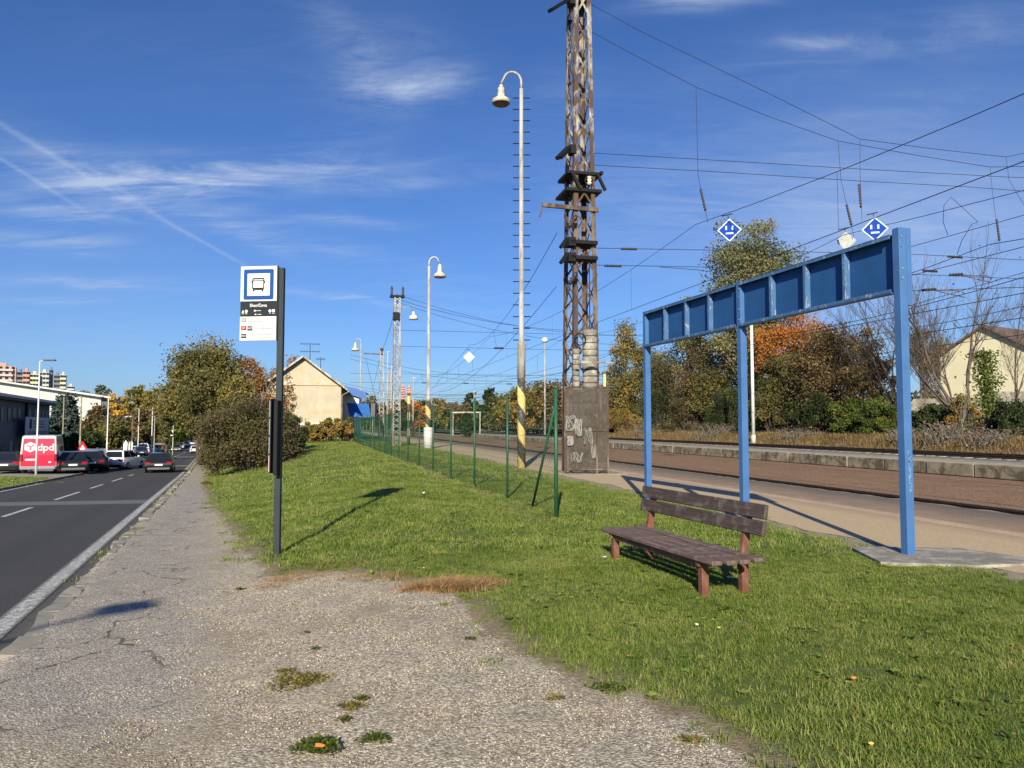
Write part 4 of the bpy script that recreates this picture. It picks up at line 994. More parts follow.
def lamp_post(base, h, rlow, rup, zjoin, side, rungs, lab, shade=1.0, pedestal=False, stripe=True, straight=False):
    t_ = empty('platform_lamp', base, 0, lab, 'lamp post', 'old station lamp posts with bell shades')
    zs = 3.4 if stripe else 0
    lo = MB().tube([(0, 0, 0 if stripe else 0), (0, 0, zs)], rlow, 14).build('striped_base', M['stripe'], t_) if stripe else None
    pole = MB().tube([(0, 0, zs+.001), (0, 0, zjoin), (0, 0, zjoin+.08), (0, 0, zjoin+.1), (0, 0, h-.75)], [rlow*.97, rlow*.95, rlow*.92, rup, rup*.75], 12).build('pole', M['pole'], t_)
    pts = [(0, 0, h-.76)]+[(side*(.36-.36*math.cos(a)), 0, h-.5+.42*math.sin(a)) for a in np.linspace(0, 2.3, 9)]+[(side*.78, 0, h-.55)]
    MB().tube(pts, rup*.5, 8).build('hook_arm', M['pole'], t_)
    lx, lz = side*.78, h-.58; s_ = shade
    ls = MB().lathe((lx, 0, lz), [(.05*s_, 0), (.1*s_, -.06*s_), (.1*s_, -.16*s_), (.17*s_, -.2*s_), (.15*s_, -.3*s_), (.2*s_, -.52*s_), (.17*s_, -.56*s_), (.2*s_, -.62*s_), (.43*s_, -.78*s_), (.45*s_, -.98*s_)][::-1], 20).build('lamp_shade', M['offwhite'], t_)
    MB().lathe((lx, 0, lz-.99*s_), [(.36*s_, -.03), (.42*s_, 0)], 20).build('lamp_glass', M['glass'], ls)
    if rungs:
        z0, z1, n_ = rungs
        for i in range(n_):
            z = z0+(z1-z0)*i/(n_-1); MB().tube([(-.32, 0, z), (.34, 0, z)], .02, 5).build('step_rung', M['black'], pole)
    if pedestal: MB().tube([(0, 0, -.1), (0, 0, 1.5)], .32, 12).build('white_foot', M['white'], t_)
    return t_
Yl = 28.4
def zl(py, Y): return at(520, py, Y).z
b0 = at(521.5, 468, Yl); b0.z = 0
lamp_post(b0, zl(70, Yl), .155, .095, zl(345, Yl), -1, (zl(340, Yl), zl(98, Yl), 22), 'nearest tall lamp post with yellow and black stripes and step rungs', .78)
b1 = at(428, 448, 54); b1.z = 0; lamp_post(b1, zl(256, 54), .2, .13, zl(398, 54), 1, None, 'second lamp post along the fence, hooked to the right, on a white foot', 1, True)
b2 = at(360, 430, 103); b2.z = 0; lamp_post(b2, zl(338, 103), .17, .1, zl(405, 103), -1, None, 'thin lamp post beside the blue canopy of the station house', 1.2, stripe=False)
b3 = at(545, 430, 98); b3.z = .1; 
t_ = empty('yard_lamp', b3, 0, 'thin far lamp pole with a small white head, left of the big mast', 'lamp post')
hh = zl(342, 98)-.1
MB().tube([(0, 0, 0), (0, 0, hh)], [.14, .09], 8).build('pole', M['pole'], t_); MB().lathe((0, 0, hh-.1), [(.1, 0), (.45, .15), (.5, .5), (.15, .7)], 10).build('lamp_head', M['white'], t_)
for px, pyt, Y, lab in ((413, 378, 130, 'thin grey pole behind the fence right of the white footed lamp'), (387, 352, 140, 'thin grey pole just left of the second lattice mast'), (391, 366, 165, 'shorter grey pole right behind the second lattice mast'), (474, 392, 150, 'thin pole in the yard before the poplars')):
    p = at(px, 430, Y); p.z = 0; t_ = empty('yard_pole', p, 0, lab, 'pole'); hh = at(px, pyt, Y).z
    MB().tube([(0, 0, 0), (0, 0, hh)], [.16, .1], 8).build('pole', M['pole'], t_); MB().box((.15, 0, hh), (.6, .3, .15), bev=.04).build('lamp_head', M['offwhite'], t_)
# smaller lattice masts behind
ml = 'second lattice mast down the line, with two insulators on top and a lamp arm'
p = at(396, 447, 60); p.z = 0; Hm = zl(297, 60); t_, c_ = lattice('railway_mast', p, .66, .7, .5, .5, Hm, 26, .10, ml, m=M['steel_grey'], mtop=None)
e = MB(); e.box((0, 0, Hm+.03), (1.15, .6, .16)); e.box((-.1, -.3, Hm-1.6), (.5, .4, .6)); e.build('mast_head', M['black'], t_)
for s_ in (-.45, .45): MB().lathe((s_, 0, Hm+.1), [(.05, 0), (.11, .15), (.06, .22), (.11, .35), (.06, .42), (.11, .55), (.04, .75)], 8).build('insulator', M['insul'], t_)
e = MB(); e.tube([(.2, 0, Hm-1.0), (1.0, 0, Hm-.7), (1.3, -.1, Hm-1.1)], .035, 6); o = e.build('lamp_arm', M['steel_grey'], t_); MB().lathe((1.3, -.1, Hm-1.8), [(.38, 0), (.34, .25), (.12, .4), (.08, .65)], 12).build('lamp_shade', M['white'], o)
e = MB(); e.tube([(.95, -.4, 0), (.95, -.4, 4.2)], .12, 8); e.build('striped_post', M['stripe'], t_)
p = at(381, 440, 108); p.z = 0; Hm = zl(351, 108); t_, c_ = lattice('railway_mast', p, .8, .8, .6, .6, Hm, 22, .13, 'third lattice mast, smaller, with a long bracket arm to the left', m=M['steel_grey'], mtop=None)
e = MB(); e.beam((.4, 0, Hm-.5), (-2.6, 0, Hm-.4), .12, .16); e.box((0, 0, Hm), (.5, .4, .8)); e.build('bracket_arm', M['rust'], t_)
p = at(389, 436, 190); p.z = 0; lattice('railway_mast', p, .9, .9, .7, .7, zl(372, 190), 16, .16, 'farthest small lattice mast between its neighbours', m=M['steel_grey'], mtop=None)

# ------------------------------------------------------------------ overhead lines (local frame r, s)
def wpt(r_, s_, z): x, y = xy(r_, s_); return Vector((x, y, z))
def sag(a, b, d, n=10): return [a.lerp(b, i/n)-Vector((0, 0, d*4*(i/n)*(1-i/n))) for i in range(n+1)]
def insul(e, p, d, L_=.55, r_=.055, n=5):
    d = Vector(d).normalized(); pr = []
    for i in range(n): pr += [(r_*.45, L_*i/n), (r_, L_*(i+.5)/n)]
    e.lathe(p-d*L_/2, pr+[(r_*.4, L_)], 8, d)
WR = .011
def headspan(s_, r0, zs, lab, anchors, rad, full):
    h = empty('cross_span', wpt(r0, s_, 0), 0, lab, 'overhead wire', 'cross spans of the overhead line'); o = h.location
    def add(nm, P, m=M['wire'], r_=rad): return MB().tube([p-o for p in P], r_, 4, False).build(nm, m, h)
    for P in zs: add('span_wire', P)
    for nm, P in anchors:
        if nm == 'ins':
            e = MB(); insul(e, P[0]-o, P[1]-P[0], (P[1]-P[0]).length, .055 if full else .11, 8); e.build('insulator', M['insul'], h)
        else: add('dropper', P, r_=rad*.8)
    return h
S0 = 24.9
def hp(px, py, r_=None, s_=S0):
    """point in the cross-span plane s=s_ seen at the pixel"""
    d = ray(px, py); # find k with -.2334 x + .9724 y = s
    k = s_/(-.2334*d[0]+.9724*d[1]); return Vector((d[0]*k, d[1]*k, H+d[2]*k))
def hl(*pp): return [hp(a, b) for a, b in pp]
spans = [hl((587, 2), (640, 31), (700, 60), (780, 99), (860, 139), (930, 148.5), (1006, 157), (1060, 146), (1140, 125)),
         hl((588, 30), (640, 58), (698, 88), (770, 117), (838, 141), (915, 155), (990, 167), (1050, 166), (1140, 150)),
         hl((593, 153), (720, 160.5), (860, 169), (1006, 177), (1140, 182)), hl((593, 165), (720, 172), (860, 181), (970, 187), (1140, 200)),
         hl((590, 248), (760, 251), (908, 254), (1024, 260), (1140, 266)), hl((592, 265), (700, 267), (860, 272), (1000, 278), (1140, 283)), hl((660, 267), (699, 270), (830, 290))]
an = [('d', hl((696, 88), (698, 175), (708, 223))), ('d', hl((838, 141), (841, 180), (854, 237))), ('d', hl((860, 139), (860, 170), (862, 221))), ('d', hl((1006, 157), (1009, 180), (1030, 215))), ('d', hl((990, 167), (992, 188), (1000, 252))),
      ('ins', hl((703, 200), (708, 222))), ('ins', hl((860, 196), (862, 220))), ('ins', hl((849, 215), (854, 236))), ('ins', hl((998, 230), (1001, 252))), ('ins', hl((629, 249), (645, 249.4))), ('ins', hl((613, 266), (630, 266.4))), ('ins', hl((955, 257), (970, 258))), ('ins', hl((930, 271), (945, 272)))]
headspan(S0, 8.5, spans, 'nearest web of cross wires running right from the rusty mast over the tracks', an, WR, True)
def far_span(s_, r0, r1, zt_, lab, rad):
    P = []; A_1, B_1 = lambda z: wpt(r0, s_, z), lambda z: wpt(r1, s_, z)
    P = [sag(A_1(zt_), B_1(zt_+1), 3.3), sag(A_1(zt_-.6), B_1(zt_), 3.3), [A_1(9.3), B_1(9.5)], [A_1(8), B_1(8.1)]]
    an_ = []
    for r_ in (12.9, 19.2, 26, 32, 38):
        if r_ < r1: k = (r_-r0)/(r1-r0); an_ += [('d', [wpt(r_, s_, zt_-.6-3.3*4*k*(1-k)+k*.6), wpt(r_+.3, s_, 8.2)]), ('ins', [wpt(r_+.5, s_, 8.05), wpt(r_+1.3, s_, 8.06)])]
    headspan(s_, r0, P, lab, an_, rad, False)
far_span(60.5, 4.9, 44, 12.2, 'cross wires hung from the second lattice mast', .014)
far_span(112, 2.5, 50, 12.0, 'cross wires hung from the third lattice mast', .02)
far_span(185, 2, 55, 12.0, 'farthest faint cross wires low over the yard', .03)
def cat_line(r_, lab, zc=6.75, zm=8.25, supports=(-22, S0, 60.5, 112, 185, 260), rad=WR, dr=4):
    h = empty('catenary_line', wpt(r_, 10, 0), 0, lab, 'overhead wire', 'contact lines along the tracks'); o = h.location; ms = []; cs_ = []; dp = MB()
    for a, b in zip(supports[:-1], supports[1:]):
        L_ = b-a; dsag = 1.15*min(1, L_/48)
        for i in range(13):
            if i == 12 and b != supports[-1]: continue
            k = i/12; s_ = a+L_*k; ms.append(wpt(r_+.25*math.cos(s_*.06), s_, zm+.75-dsag*4*k*(1-k))-o); cs_.append(wpt(r_+.2*math.cos(s_*.06), s_, zc)-o)
        n_ = 5
        for j in range(1, n_+1):
            k = j/(n_+1); s_ = a+L_*k; zz_ = zm+.75-dsag*4*k*(1-k); rr_ = r_+.22*math.cos(s_*.06)
            dp.tube([wpt(rr_, s_, zz_)-o, wpt(rr_, s_, zc)-o], .006 if s_ < 60 else .012, 3, False)
    for k, P in (('messenger_wire', ms), ('contact_wire', cs_)):
        rr_ = [rad*(1 if (p+o).y < 70 else 1.25) for p in P]; MB().tube(P, rr_, 4, False).build(k, M['wire'], h)
    dp.build('droppers', M['wire'], h); return h
cat_line(12.9, 'lowest nearest overhead line, passing above the blue frame')
cat_line(19.2, 'second overhead line, above the old platform wall'); cat_line(26.0, 'third overhead line, over the track behind the old platform', rad=.016)
cat_line(32, 'fourth overhead line over the yard', supports=(S0, 60.5, 112, 185, 260), rad=.02)
cat_line(38, 'farthest overhead line by the trees', supports=(S0, 60.5, 112, 185, 260), rad=.02)
# single wires
def wire(P, rad, lab, cat='overhead wire'):
    o = P[0].copy(); e = MB().tube([p-o for p in P], rad, 4, False).build('feeder_wire', M['wire']); o_ = e; o_.location = o; return tag(o_, lab, cat)
mA = wpt(4.9, 60.5, 0)
wire(sag(at(557, 233, 25.6), at(470, 345, 60), 1.0, 8)+[at(405, 420, 110)], .012, 'upper feeder wire slanting down left from the rusty mast')
wire(sag(at(556, 287, 25.6), at(440, 392, 60), .8, 8), .012, 'lower feeder wire slanting down left from the rusty mast')
wire(sag(at(399, 296, 60), at(381, 352, 108), .5, 6)+sag(at(381, 352, 108), at(372, 390, 160), .5, 4), .02, 'feeder wire between second and third lattice mast')
wire(sag(at(366, 358, 108), at(379, 408, 110), .5, 6), .02, 'slack cable under the bracket arm of the third mast')
wire(sag(at(399, 300, 60), at(590, 331, 66), .6, 8), .016, 'feeder wire leaving the second lattice mast to the right')
wire([at(x, y, 33-i*.4) for i, (x, y) in enumerate(((948, 235), (943, 222), (944, 205), (951, 197), (963, 208), (978, 222), (972, 224), (962, 240), (957, 255)))], .012, 'looped jumper cable hanging right of the blue frame')
wire([at(910, 291, 40), at(1090, 285, 34)], .016, 'thin wire crossing above the bare tree')
for a, b, Y0, Y1, lab in (((910, 247), (1060, 205), 36, 28, 'slanting wire right of the blue frame, upper'), ((912, 305), (1060, 262), 42, 32, 'slanting wire right of the blue frame, lower')):
    wire([at(*a, Y0), at(*b, Y1)], .014, lab)
# steady arms with insulators to the right
for px, py, lab in ((962, 275, 'rusty registration arm over the bare tree, larger'), (935, 290, 'rusty registration arm over the bare tree, lower left')):
    p = at(px, py, 31); t_ = empty('registration_arm', p, RAILROT, lab, 'overhead line arm')
    MB().tube([(0, 0, 0), (1.3, 0, .02), (1.5, 0, -.1)], .022, 5).build('arm', M['rust'], t_); MB().tube([(0, 0, -.02), (1.5, 0, -.25)], .02, 5).build('arm', M['rust'], t_)
    e = MB(); insul(e, Vector((-.3, 0, 0)), (1, 0, .1), .7, .07); e.build('insulator', M['insul'], t_)
# diamond signs
M['signback'] = mat('sign_back_grey', (.36, .38, .38), .7, spec=.15)
def diamond(px, py, Y, size, face, lab, marks=True):
    p = at(px, py, Y); t_ = empty('diamond_sign', p, math.atan2(-p.x, p.y)*.7, lab, 'sign'); h_ = size/2
    MB().prism([(-h_, 0, 0), (0, 0, -h_), (h_, 0, 0), (0, 0, h_)], (0, .012, 0)).build('plate', M['white'] if marks else M['signback'], t_)
    if face:
        k = h_*.87; MB().prism([(-k, -.014, 0), (0, -.014, -k), (k, -.014, 0), (0, -.014, k)], (0, .004, 0)).build('blue_face', face, t_)
        e = MB(); w = h_*.14; e.box((-.28*h_, -.022, .17*h_), (w, .003, .34*h_)); e.box((.24*h_, -.022, .17*h_), (w, .003, .34*h_)); e.box((0, -.022, -.3*h_), (.62*h_, .003, .14*h_)); e.build('white_marks', M['white'], t_)
    MB().tube([(0, .01, h_*.9), (-.05, .01, h_+.12)], .012, 4).build('hanger', M['wire'], t_); MB().tube([(-.25, .01, h_+.1), (.1, .01, h_+.16)], .02, 5).build('clamp', M['wire'], t_)
diamond(729.5, 230, 25.3, .80, M['railblue'], 'blue diamond sign with two upright marks and a bar, hanging free before the tree')
diamond(875, 229, 26.4, .88, M['railblue'], 'blue diamond sign half hidden behind the top of the blue frame')
diamond(846, 241, 30, .78, None, 'pale blank diamond sign seen from behind, above the blue frame', False)
diamond(469, 357, 62, .95, None, 'small white blank diamond sign hanging in the wires left of the striped lamp')
# white pole behind tracks
p = at(753.5, 440, 52.6); p.z = zt(p.x, p.y)-.05; t_ = empty('white_post', p, 0, 'slim white pole on the bank behind the middle blue post', 'pole')
hh = at(753, 322, 52.6).z-p.z; MB().tube([(0, 0, 0), (0, 0, .9)], .17, 8).build('foot', M['offwhite'], t_); MB().tube([(0, 0, .9), (0, 0, hh)], [.13, .1], 8).build('pole', M['white'], t_)
# loading gauge portal
Yg = 118; a, b = at(453, 426, Yg), at(480, 424, Yg); zt2 = at(460, 413, Yg).z
t_ = empty('gauge_portal', ((a.x+b.x)/2, Yg, .1), 0, 'white rectangular portal frame in the yard behind the fence', 'portal'); w = (b.x-a.x)/2
for s_ in (-1, 1): MB().box((s_*w, 0, zt2/2), (.16, .16, zt2)).build('upright', M['steel_grey'], t_)
MB().box((0, 0, zt2), (2*w+.3, .16, .18)).build('crossbar', M['offwhite'], t_)
# flat wagons
for i in range(4):
    s_ = 88+i*14; x_, y_ = xy(32, s_)
    t_ = empty('flat_wagon', (x_, y_, .2), RAILROT+R(90), ['nearest', 'second', 'third', 'farthest'][i]+' low dark empty flat wagon of the row in the yard', 'wagon', 'flat wagons in the yard')
    MB().box((0, 0, .98), (12.6, 2.7, .22), bev=.03).build('deck', M['rust'], t_); MB().box((0, 0, .78), (11, .5, .25)).build('frame', M['black'], t_)
    for x in (-5, -3.2, 3.2, 5):
        e = MB().lathe((x, 0, .46), [(.46, -.8), (.46, -.7), (.09, -.695), (.09, .695), (.46, .7), (.46, .8)], 14, (0, 1, 0)); e.build('wheelset', M['black'], t_)
    for x in (-6.4, 6.4): MB().tube([(x, -.8, 1.0), (x, .8, 1.0)], .12, 8).build('buffer', M['black'], t_)
    for k in range(7): MB().box((-5.4+k*1.8, 1.33, 1.35), (.12, .08, .55)).build('stanchion', M['rust'], t_)
# ------------------------------------------------------------------ buildings
def windows(parent, proto, pts, rz=0):
    for i, p in enumerate(pts):
        o = proto if i == 0 else copy_tree(proto, parent)
        o.location = p; o.rotation_euler = (0, 0, rz)
# station house
hY = 84; hx = (303-512)/750*hY; hw = 4.15
hb = Vector((hx, hY, zt(hx, hY)-.05)); hs = empty('station_house', hb, R(10), 'old cream plastered house with a blank gable and white base, behind the hedge', 'house')
za = at(303, 358, hY).z-hb.z; ze = at(303, 386, hY).z-hb.z; D_ = 15
w_ = MB().prism([(-hw, 0, 0), (hw, 0, 0), (hw, 0, ze), (0, 0, za), (-hw, 0, ze)], (0, D_, 0)).build('wall', M['plaster'], hs)
MB().box((0, D_/2, .85), (2*hw+.16, D_+.16, 1.9)).build('plinth', M['plaster_white'], w_)
MB().box((0, -.04, ze+.15), (2*hw+.1, .12, .16)).build('string_course', M['plaster'], w_)
sl = (za-ze)/hw; rf = MB(); ov = .75
for sg in (-1, 1):
    P = [(0, -.6, za+.16), (sg*(hw+ov), -.6, ze-sl*ov+.16), (sg*(hw+ov), -.6, ze-sl*ov-.02), (0, -.6, za-.02)]
    rf.prism(P if sg > 0 else P[::-1], (0, D_+1.2, 0))
ro = rf.build('roof', M['rooftile'], hs)
e = MB()
for sg in (-1, 1): e.beam((0, -.66, za+.16), (sg*(hw+ov), -.66, ze-sl*ov+.14), .06, .2, (0, 0, 1))
e.build('verge_board', M['steel_grey'], ro)
e = MB(); e.tube([(hw+ov+.05, -.7, ze-sl*ov-.02), (hw+ov+.05, D_, ze-sl*ov-.02)], .09, 6); e.tube([(hw+ov, -.2, ze-sl*ov-.1), (hw+.12, -.1, ze-1.0), (hw+.12, -.1, 0)], .06, 6); e.build('gutter', M['steel_grey'], hs)
for x_, h_, lab in ((.5, 2.2, 'taller'), (1.7, 1.5, 'shorter')):
    t_ = empty('roof_antenna', hb+Matrix.Rotation(R(10), 3, 'Z') @ Vector((x_, 2.0, za-x_*sl+.1)), R(10), lab+' television antenna on the cream house roof', 'antenna', 'antennas on the house roof')
    MB().tube([(0, 0, -.2), (0, 0, h_)], .035, 6).build('mast', M['wire'], t_)
    e = MB()
    for z in ((h_*.95, h_*.55) if h_ > 2 else (h_*.85,)):
        e.tube([(-1.1 if h_ > 2 else -.5, 0, z), (1.1 if h_ > 2 else .5, 0, z)], .025, 4)
        for k in range(7): x = (-1+k/3)*(1.0 if h_ > 2 else .45); e.tube([(x, -.3, z), (x, .3, z)], .018, 4); e.tube([(x, 0, z-.14), (x, 0, z+.14)], .018, 4)
    e.build('elements', M['wire'], t_)
# platform annex and blue canopy
def wl(px, py, Y): return at(px, py, Y)
a = wl(346, 384, 96); b = wl(359, 384, 96); ax = empty('station_annex', ((a.x+b.x)/2, 96, 0), R(8), 'narrow white annex with a slanting blue roof right of the cream house', 'annex')
w = (b.x-a.x); za2 = wl(350, 391, 96).z
MB().prism([(-w/2-1, 0, 0), (w/2, 0, 0), (w/2, 0, za2-.6), (-w/2-1, 0, za2+.4)], (0, 6, 0)).build('wall', M['plaster_white'], ax)
MB().prism([(-w/2-1.2, -.5, za2+1.0), (w/2+.9, -.5, za2-.15), (w/2+.9, -.5, za2-1.1), (-w/2-1.2, -.5, za2+.1)], (0, .35, 0)).build('fascia', M['roofblue'], ax)
MB().prism([(-w/2-1.2, -.1, za2+1.0), (w/2+.9, -.1, za2-.15), (w/2+.9, -.1, za2-.3), (-w/2-1.2, -.1, za2+.85)], (0, 6.6, 0)).build('roof', M['roofblue'], ax)
cn = empty('blue_canopy', wl(358, 432, 90), R(8), 'bright blue sloping platform canopy beside the cream house', 'canopy'); cn.location.z = 0
zt3, zb3 = wl(358, 402.5, 90).z, wl(358, 416.5, 90).z
MB().add([(-1.45, 1.6, zt3), (1.15, 1.6, zt3-.1), (1.5, -.2, zb3), (-1.0, -.2, zb3+.15), (-1.45, 1.6, zt3-.15), (1.15, 1.6, zt3-.25), (1.5, -.2, zb3-.15), (-1.0, -.2, zb3)], [(0, 3, 2, 1), (4, 5, 6, 7), (3, 7, 6, 2), (0, 1, 5, 4), (1, 2, 6, 5), (0, 4, 7, 3)]).build('roof', M['roofblue'], cn)
MB().box((1.75, 2.4, (zt3+zb3)/2-.1), (.5, 5.0, zt3-zb3), bev=.03).build('end_fascia', M['darkwall'], cn)
for x_ in (-.6, 1.7): MB().tube([(x_, .4, 0), (x_, .4, zb3+.25)], .08, 8).build('post', M['steel_grey'], cn)
# cream house on the right
ap = Vector((39.3, 62, 0)); g0 = zt(39, 62)-.3; gz = g0-.3
t_ = empty('cream_house', (39.3, 62, g0), math.atan2(-.85, .53)+0, 'pale cream gabled house with brown roof behind the bare tree', 'house')
# local x runs along the gable towards the camera, local y = ridge direction
za4 = at(987, 327, 62).z-g0; ze4 = at(947, 357, 65).z-g0; hw4 = 3.7
w_ = MB().prism([(-hw4, 0, 0), (hw4, 0, 0), (hw4, 0, ze4), (0, 0, za4), (-hw4, 0, ze4)], (0, 14, 0)).build('wall', M['pale_yellow'], t_)
rf = MB(); sl = (za4-ze4)/hw4
for sg in (-1, 1):
    P = [(0, -.4, za4+.2), (sg*(hw4+.5), -.4, ze4-sl*.5+.2), (sg*(hw4+.5), -.4, ze4-sl*.5), (0, -.4, za4)]
    rf.prism(P if sg > 0 else P[::-1], (0, 14.8, 0))
rf.build('roof', M['rooftile_brown'], t_)
# grey block wall at its foot
c0, c1 = at(905, 405, 58), at(1060, 400, 52); zb_ = [zt(c.x, c.y)-.2 for c in (c0, c1)]
mb = MB(); n = 7
for i in range(n):
    p, q_ = c0.lerp(c1, i/n), c0.lerp(c1, (i+1)/n); zt0 = at(960, 398 if i < 4 else 393, 56).z
    mb.prism([(p.x, p.y, zb_[0]), (q_.x-.03, q_.y, zb_[0]), (q_.x-.03, q_.y, zt0), (p.x, p.y, zt0)], (.05, .3, 0))
tag(mb.build('block_wall', M['concrete']), 'grey concrete block garden wall in front of the cream house on the right', 'wall')
# low dark commercial building at the left edge
cz = float(zroad(80))-.1
lb = empty('commercial_building', (-49.3, 80, cz), math.atan2(-.93, .37), 'low dark grey commercial building in shade behind the parcel van', 'building')
bh = at(50, 403.5, 80).z-cz; BL = 27
# local x: from the far corner towards the camera; local y to the road side is +? (x cross z)
MB().box((BL/2, -7.5, bh/2), (BL, 15, bh)).build('wall', M['darkwall'], lb)
MB().box((BL/2, -7.2, bh+.12), (BL+.5, 15.6, .24)).build('roof', M['roof_grey'], lb)
MB().box((BL/2, .28, bh-.1), (BL+.4, .56, .3)).build('eaves', M['black'], lb)
MB().box((11.0, .06, bh/2), (.5, .3, bh-.5)).build('pilaster', M['black'], lb)
wp = MB().box((0, 0, 0), (.75, .06, 1.2)).build('window', M['dim_window'], lb)
windows(lb, wp, [(x, .02, bh-1.45) for x in (1.8, 3.5, 5.2, 7.2, 9.4, 13.6, 15.4, 17.2, 19.5, 22)])
wp = MB().box((0, 0, 0), (1.4, .06, 2.3)).build('door', M['dim_window'], lb); windows(lb, wp, [(x, .02, 1.2) for x in (6.5, 12.4, 14.4, 18.5)])
MB().box((16.3, .05, 1.4), (.9, .08, 2.4)).build('white_door', M['grey'], lb)
# billboard
bb = empty('billboard', Vector((-49.3, 80, cz))+Vector((.37, -.93, 0))*5.4+Vector((.93, .37, 0))*.75, math.atan2(-.93, .37), 'large white and grey billboard with a dark square logo on the dark building', 'billboard')
bt, bo_ = at(30, 417.5, 72).z-cz, at(30, 437, 72).z-cz
mpn = MB().box((4.3, 0, (bt+bo_)/2), (9.6, .12, bt-bo_)).build('board', mat('billboard_white', (.5, .53, .58), .6), bb)
MB().box((4.3, .065, bo_+.3), (8.5, .02, .55)).build('grey_band', M['grey'], mpn)
e = MB(); e.box((7.5, .07, bt-.62), (1.0, .02, .9)); e.build('logo_square', M['black'], mpn)
e = MB(); r_ = random.Random(2)
for z_ in (bt-.35, bt-.62, bt-.9):
    x = 6.4
    while x > 1.6: w = r_.uniform(.12, .3); e.box((x-w/2, .07, z_), (w, .02, .13)); x -= w+.08
e.build('lettering', M['cargrey'], mpn)
for x_ in (.6, 8.0): MB().box((x_, -.3, bt-.4), (.1, .6, .1)).build('bracket', M['black'], bb)
# white hall
M['hallwall'] = mat('hall_cladding', (.47, .47, .46), .7, 0, .06, .3)
Yh = 112; cz2 = float(zroad(Yh)); L0, R0 = at(2, 400, Yh), at(101, 400, Yh)
zl0, zr0 = at(20, 384, Yh).z-cz2, at(101, 397.5, Yh).z-cz2
hl_ = empty('white_hall', (R0.x, Yh, cz2), R(12), 'big white hall with a long slanting roof behind the spruce', 'building'); wd = R0.x-L0.x
MB().prism([(-wd, 0, 0), (0, 0, 0), (0, 0, zr0), (-wd, 0, zl0+.35)], (-9, 22, -.6)).build('wall', M['hallwall'], hl_)
MB().prism([(-wd-1, -1, zl0+.5), (1.6, -1, zr0-.15), (1.6, -1, zr0+.1), (-wd-1, -1, zl0+.7)], (-9, 24, -.6)).build('roof', M['roof_grey'], hl_)
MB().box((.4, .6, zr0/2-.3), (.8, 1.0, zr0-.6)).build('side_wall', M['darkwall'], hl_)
# blue-grey building farther along
Yb = 185; a, b = at(119, 430, Yb), at(144, 430, Yb); cz3 = float(zroad(Yb)); t_ = empty('office_block', ((a.x+b.x)/2, Yb, cz3), R(24), 'small flat roofed blue grey office block at the end of the parked cars', 'building')
w = b.x-a.x; z1 = at(130, 417.5, Yb).z-cz3; z2_ = at(130, 426, Yb).z-cz3
MB().box((0, 4, z2_/2), (w, 8, z2_)).build('wall', M['grey'], t_); MB().box((0, 4, (z1+z2_)/2), (w+.2, 8.2, z1-z2_)).build('upper_storey', mat('slate_blue_cladding', (.09, .11, .16), .6), t_)
MB().box((0, 4, z1+.2), (w+1, 9, .35)).build('roof', M['roof_grey'], t_)
wp = MB().box((0, 0, 0), (1.1, .08, 1.5)).build('window', M['glass'], t_); windows(t_, wp, [(x, -.03, z) for x in (-2, 0, 2) for z in (1.6, 4)])
# tower blocks on the skyline
def tower(px0, px1, pyt, D, lab, wall, stripe, cols, floors=12, side=None, balc=None):
    a, b = at(px0, pyt, D), at(px1, pyt, D); t_ = empty('tower_block', ((a.x+b.x)/2, D, -4), math.atan2(-(a.x+b.x)/2, D)*.93, lab, 'tower block', None); w = (b.x-a.x)*.88; h_ = a.z+4; fh = 3.0; dp_ = 14
    wl_ = MB().box((0, dp_/2, h_/2), (w, dp_, h_)).build('wall', wall, t_); MB().box((0, dp_/2, h_+.9), (w*.35, dp_*.6, 2.2)).build('lift_house', wall, wl_)
    if side: MB().box((w/2+side[0]/2, dp_/2+1, h_/2-1), (side[0], dp_, h_-2)).build('side_wing', side[1], t_)
    if balc: o = MB().box((0, 0, 0), (w*.8, 1.3, 1.15)).build('balcony', balc, t_); windows(t_, o, [(0, -.6, h_-2.2-i*fh) for i in range(floors)])
    o = MB().box((0, 0, 0), (1.5, .2, 1.4)).build('window', M['glass'], t_); windows(t_, o, [((k+.5)/cols*w-w/2, -.12, h_-(1.2 if not balc else .9)-i*fh) for i in range(floors) for k in range(cols)])
    return t_
pk = mat('salmon_render', (.55, .3, .24), .9, 0, .05, .1); cr = mat('cream_render', (.6, .55, .4), .9, 0, .05, .1); gy_ = mat('pale_grey_render', (.48, .49, .48), .9, 0, .05, .1); dg = mat('dark_grey_render', (.17, .18, .2), .9, 0, .05, .1); mr_ = mat('maroon_render', (.28, .09, .11), .8)
tower(-14, 15.5, 366, 430, 'nearest salmon and maroon tower block with white balcony rows', pk, None, 5, balc=gy_)
tower(17, 23, 371.5, 470, 'dark grey slab of the tower blocks, second from the left edge', dg, None, 2)
tower(23, 29.5, 371, 468, 'salmon slab with one column of windows, beside the dark grey slab', pk, None, 2)
tower(30, 39, 374, 500, 'cream tower block left of the pale grey one', cr, None, 3)
tower(39.5, 49, 372, 505, 'pale grey tower block behind the street lamp head', gy_, None, 3)
tower(49.5, 52.5, 369.5, 512, 'narrow tall dark and pale lift shaft slab between towers', dg, None, 1)
tower(54, 60, 375, 500, 'dark slab of the rightmost tower pair', dg, None, 2)
tower(60.3, 66, 374.5, 500, 'cream slab at the right end of the towers', cr, None, 2)
tower(67, 74, 386, 620, 'low white block right of the towers', gy_, None, 3, 6)
tower(401, 405, 386, 900, 'left one of two distant pink towers behind the masts', pk, None, 2)
tower(406.5, 411.5, 387, 900, 'right one of two distant pink towers behind the masts', pk, None, 2)

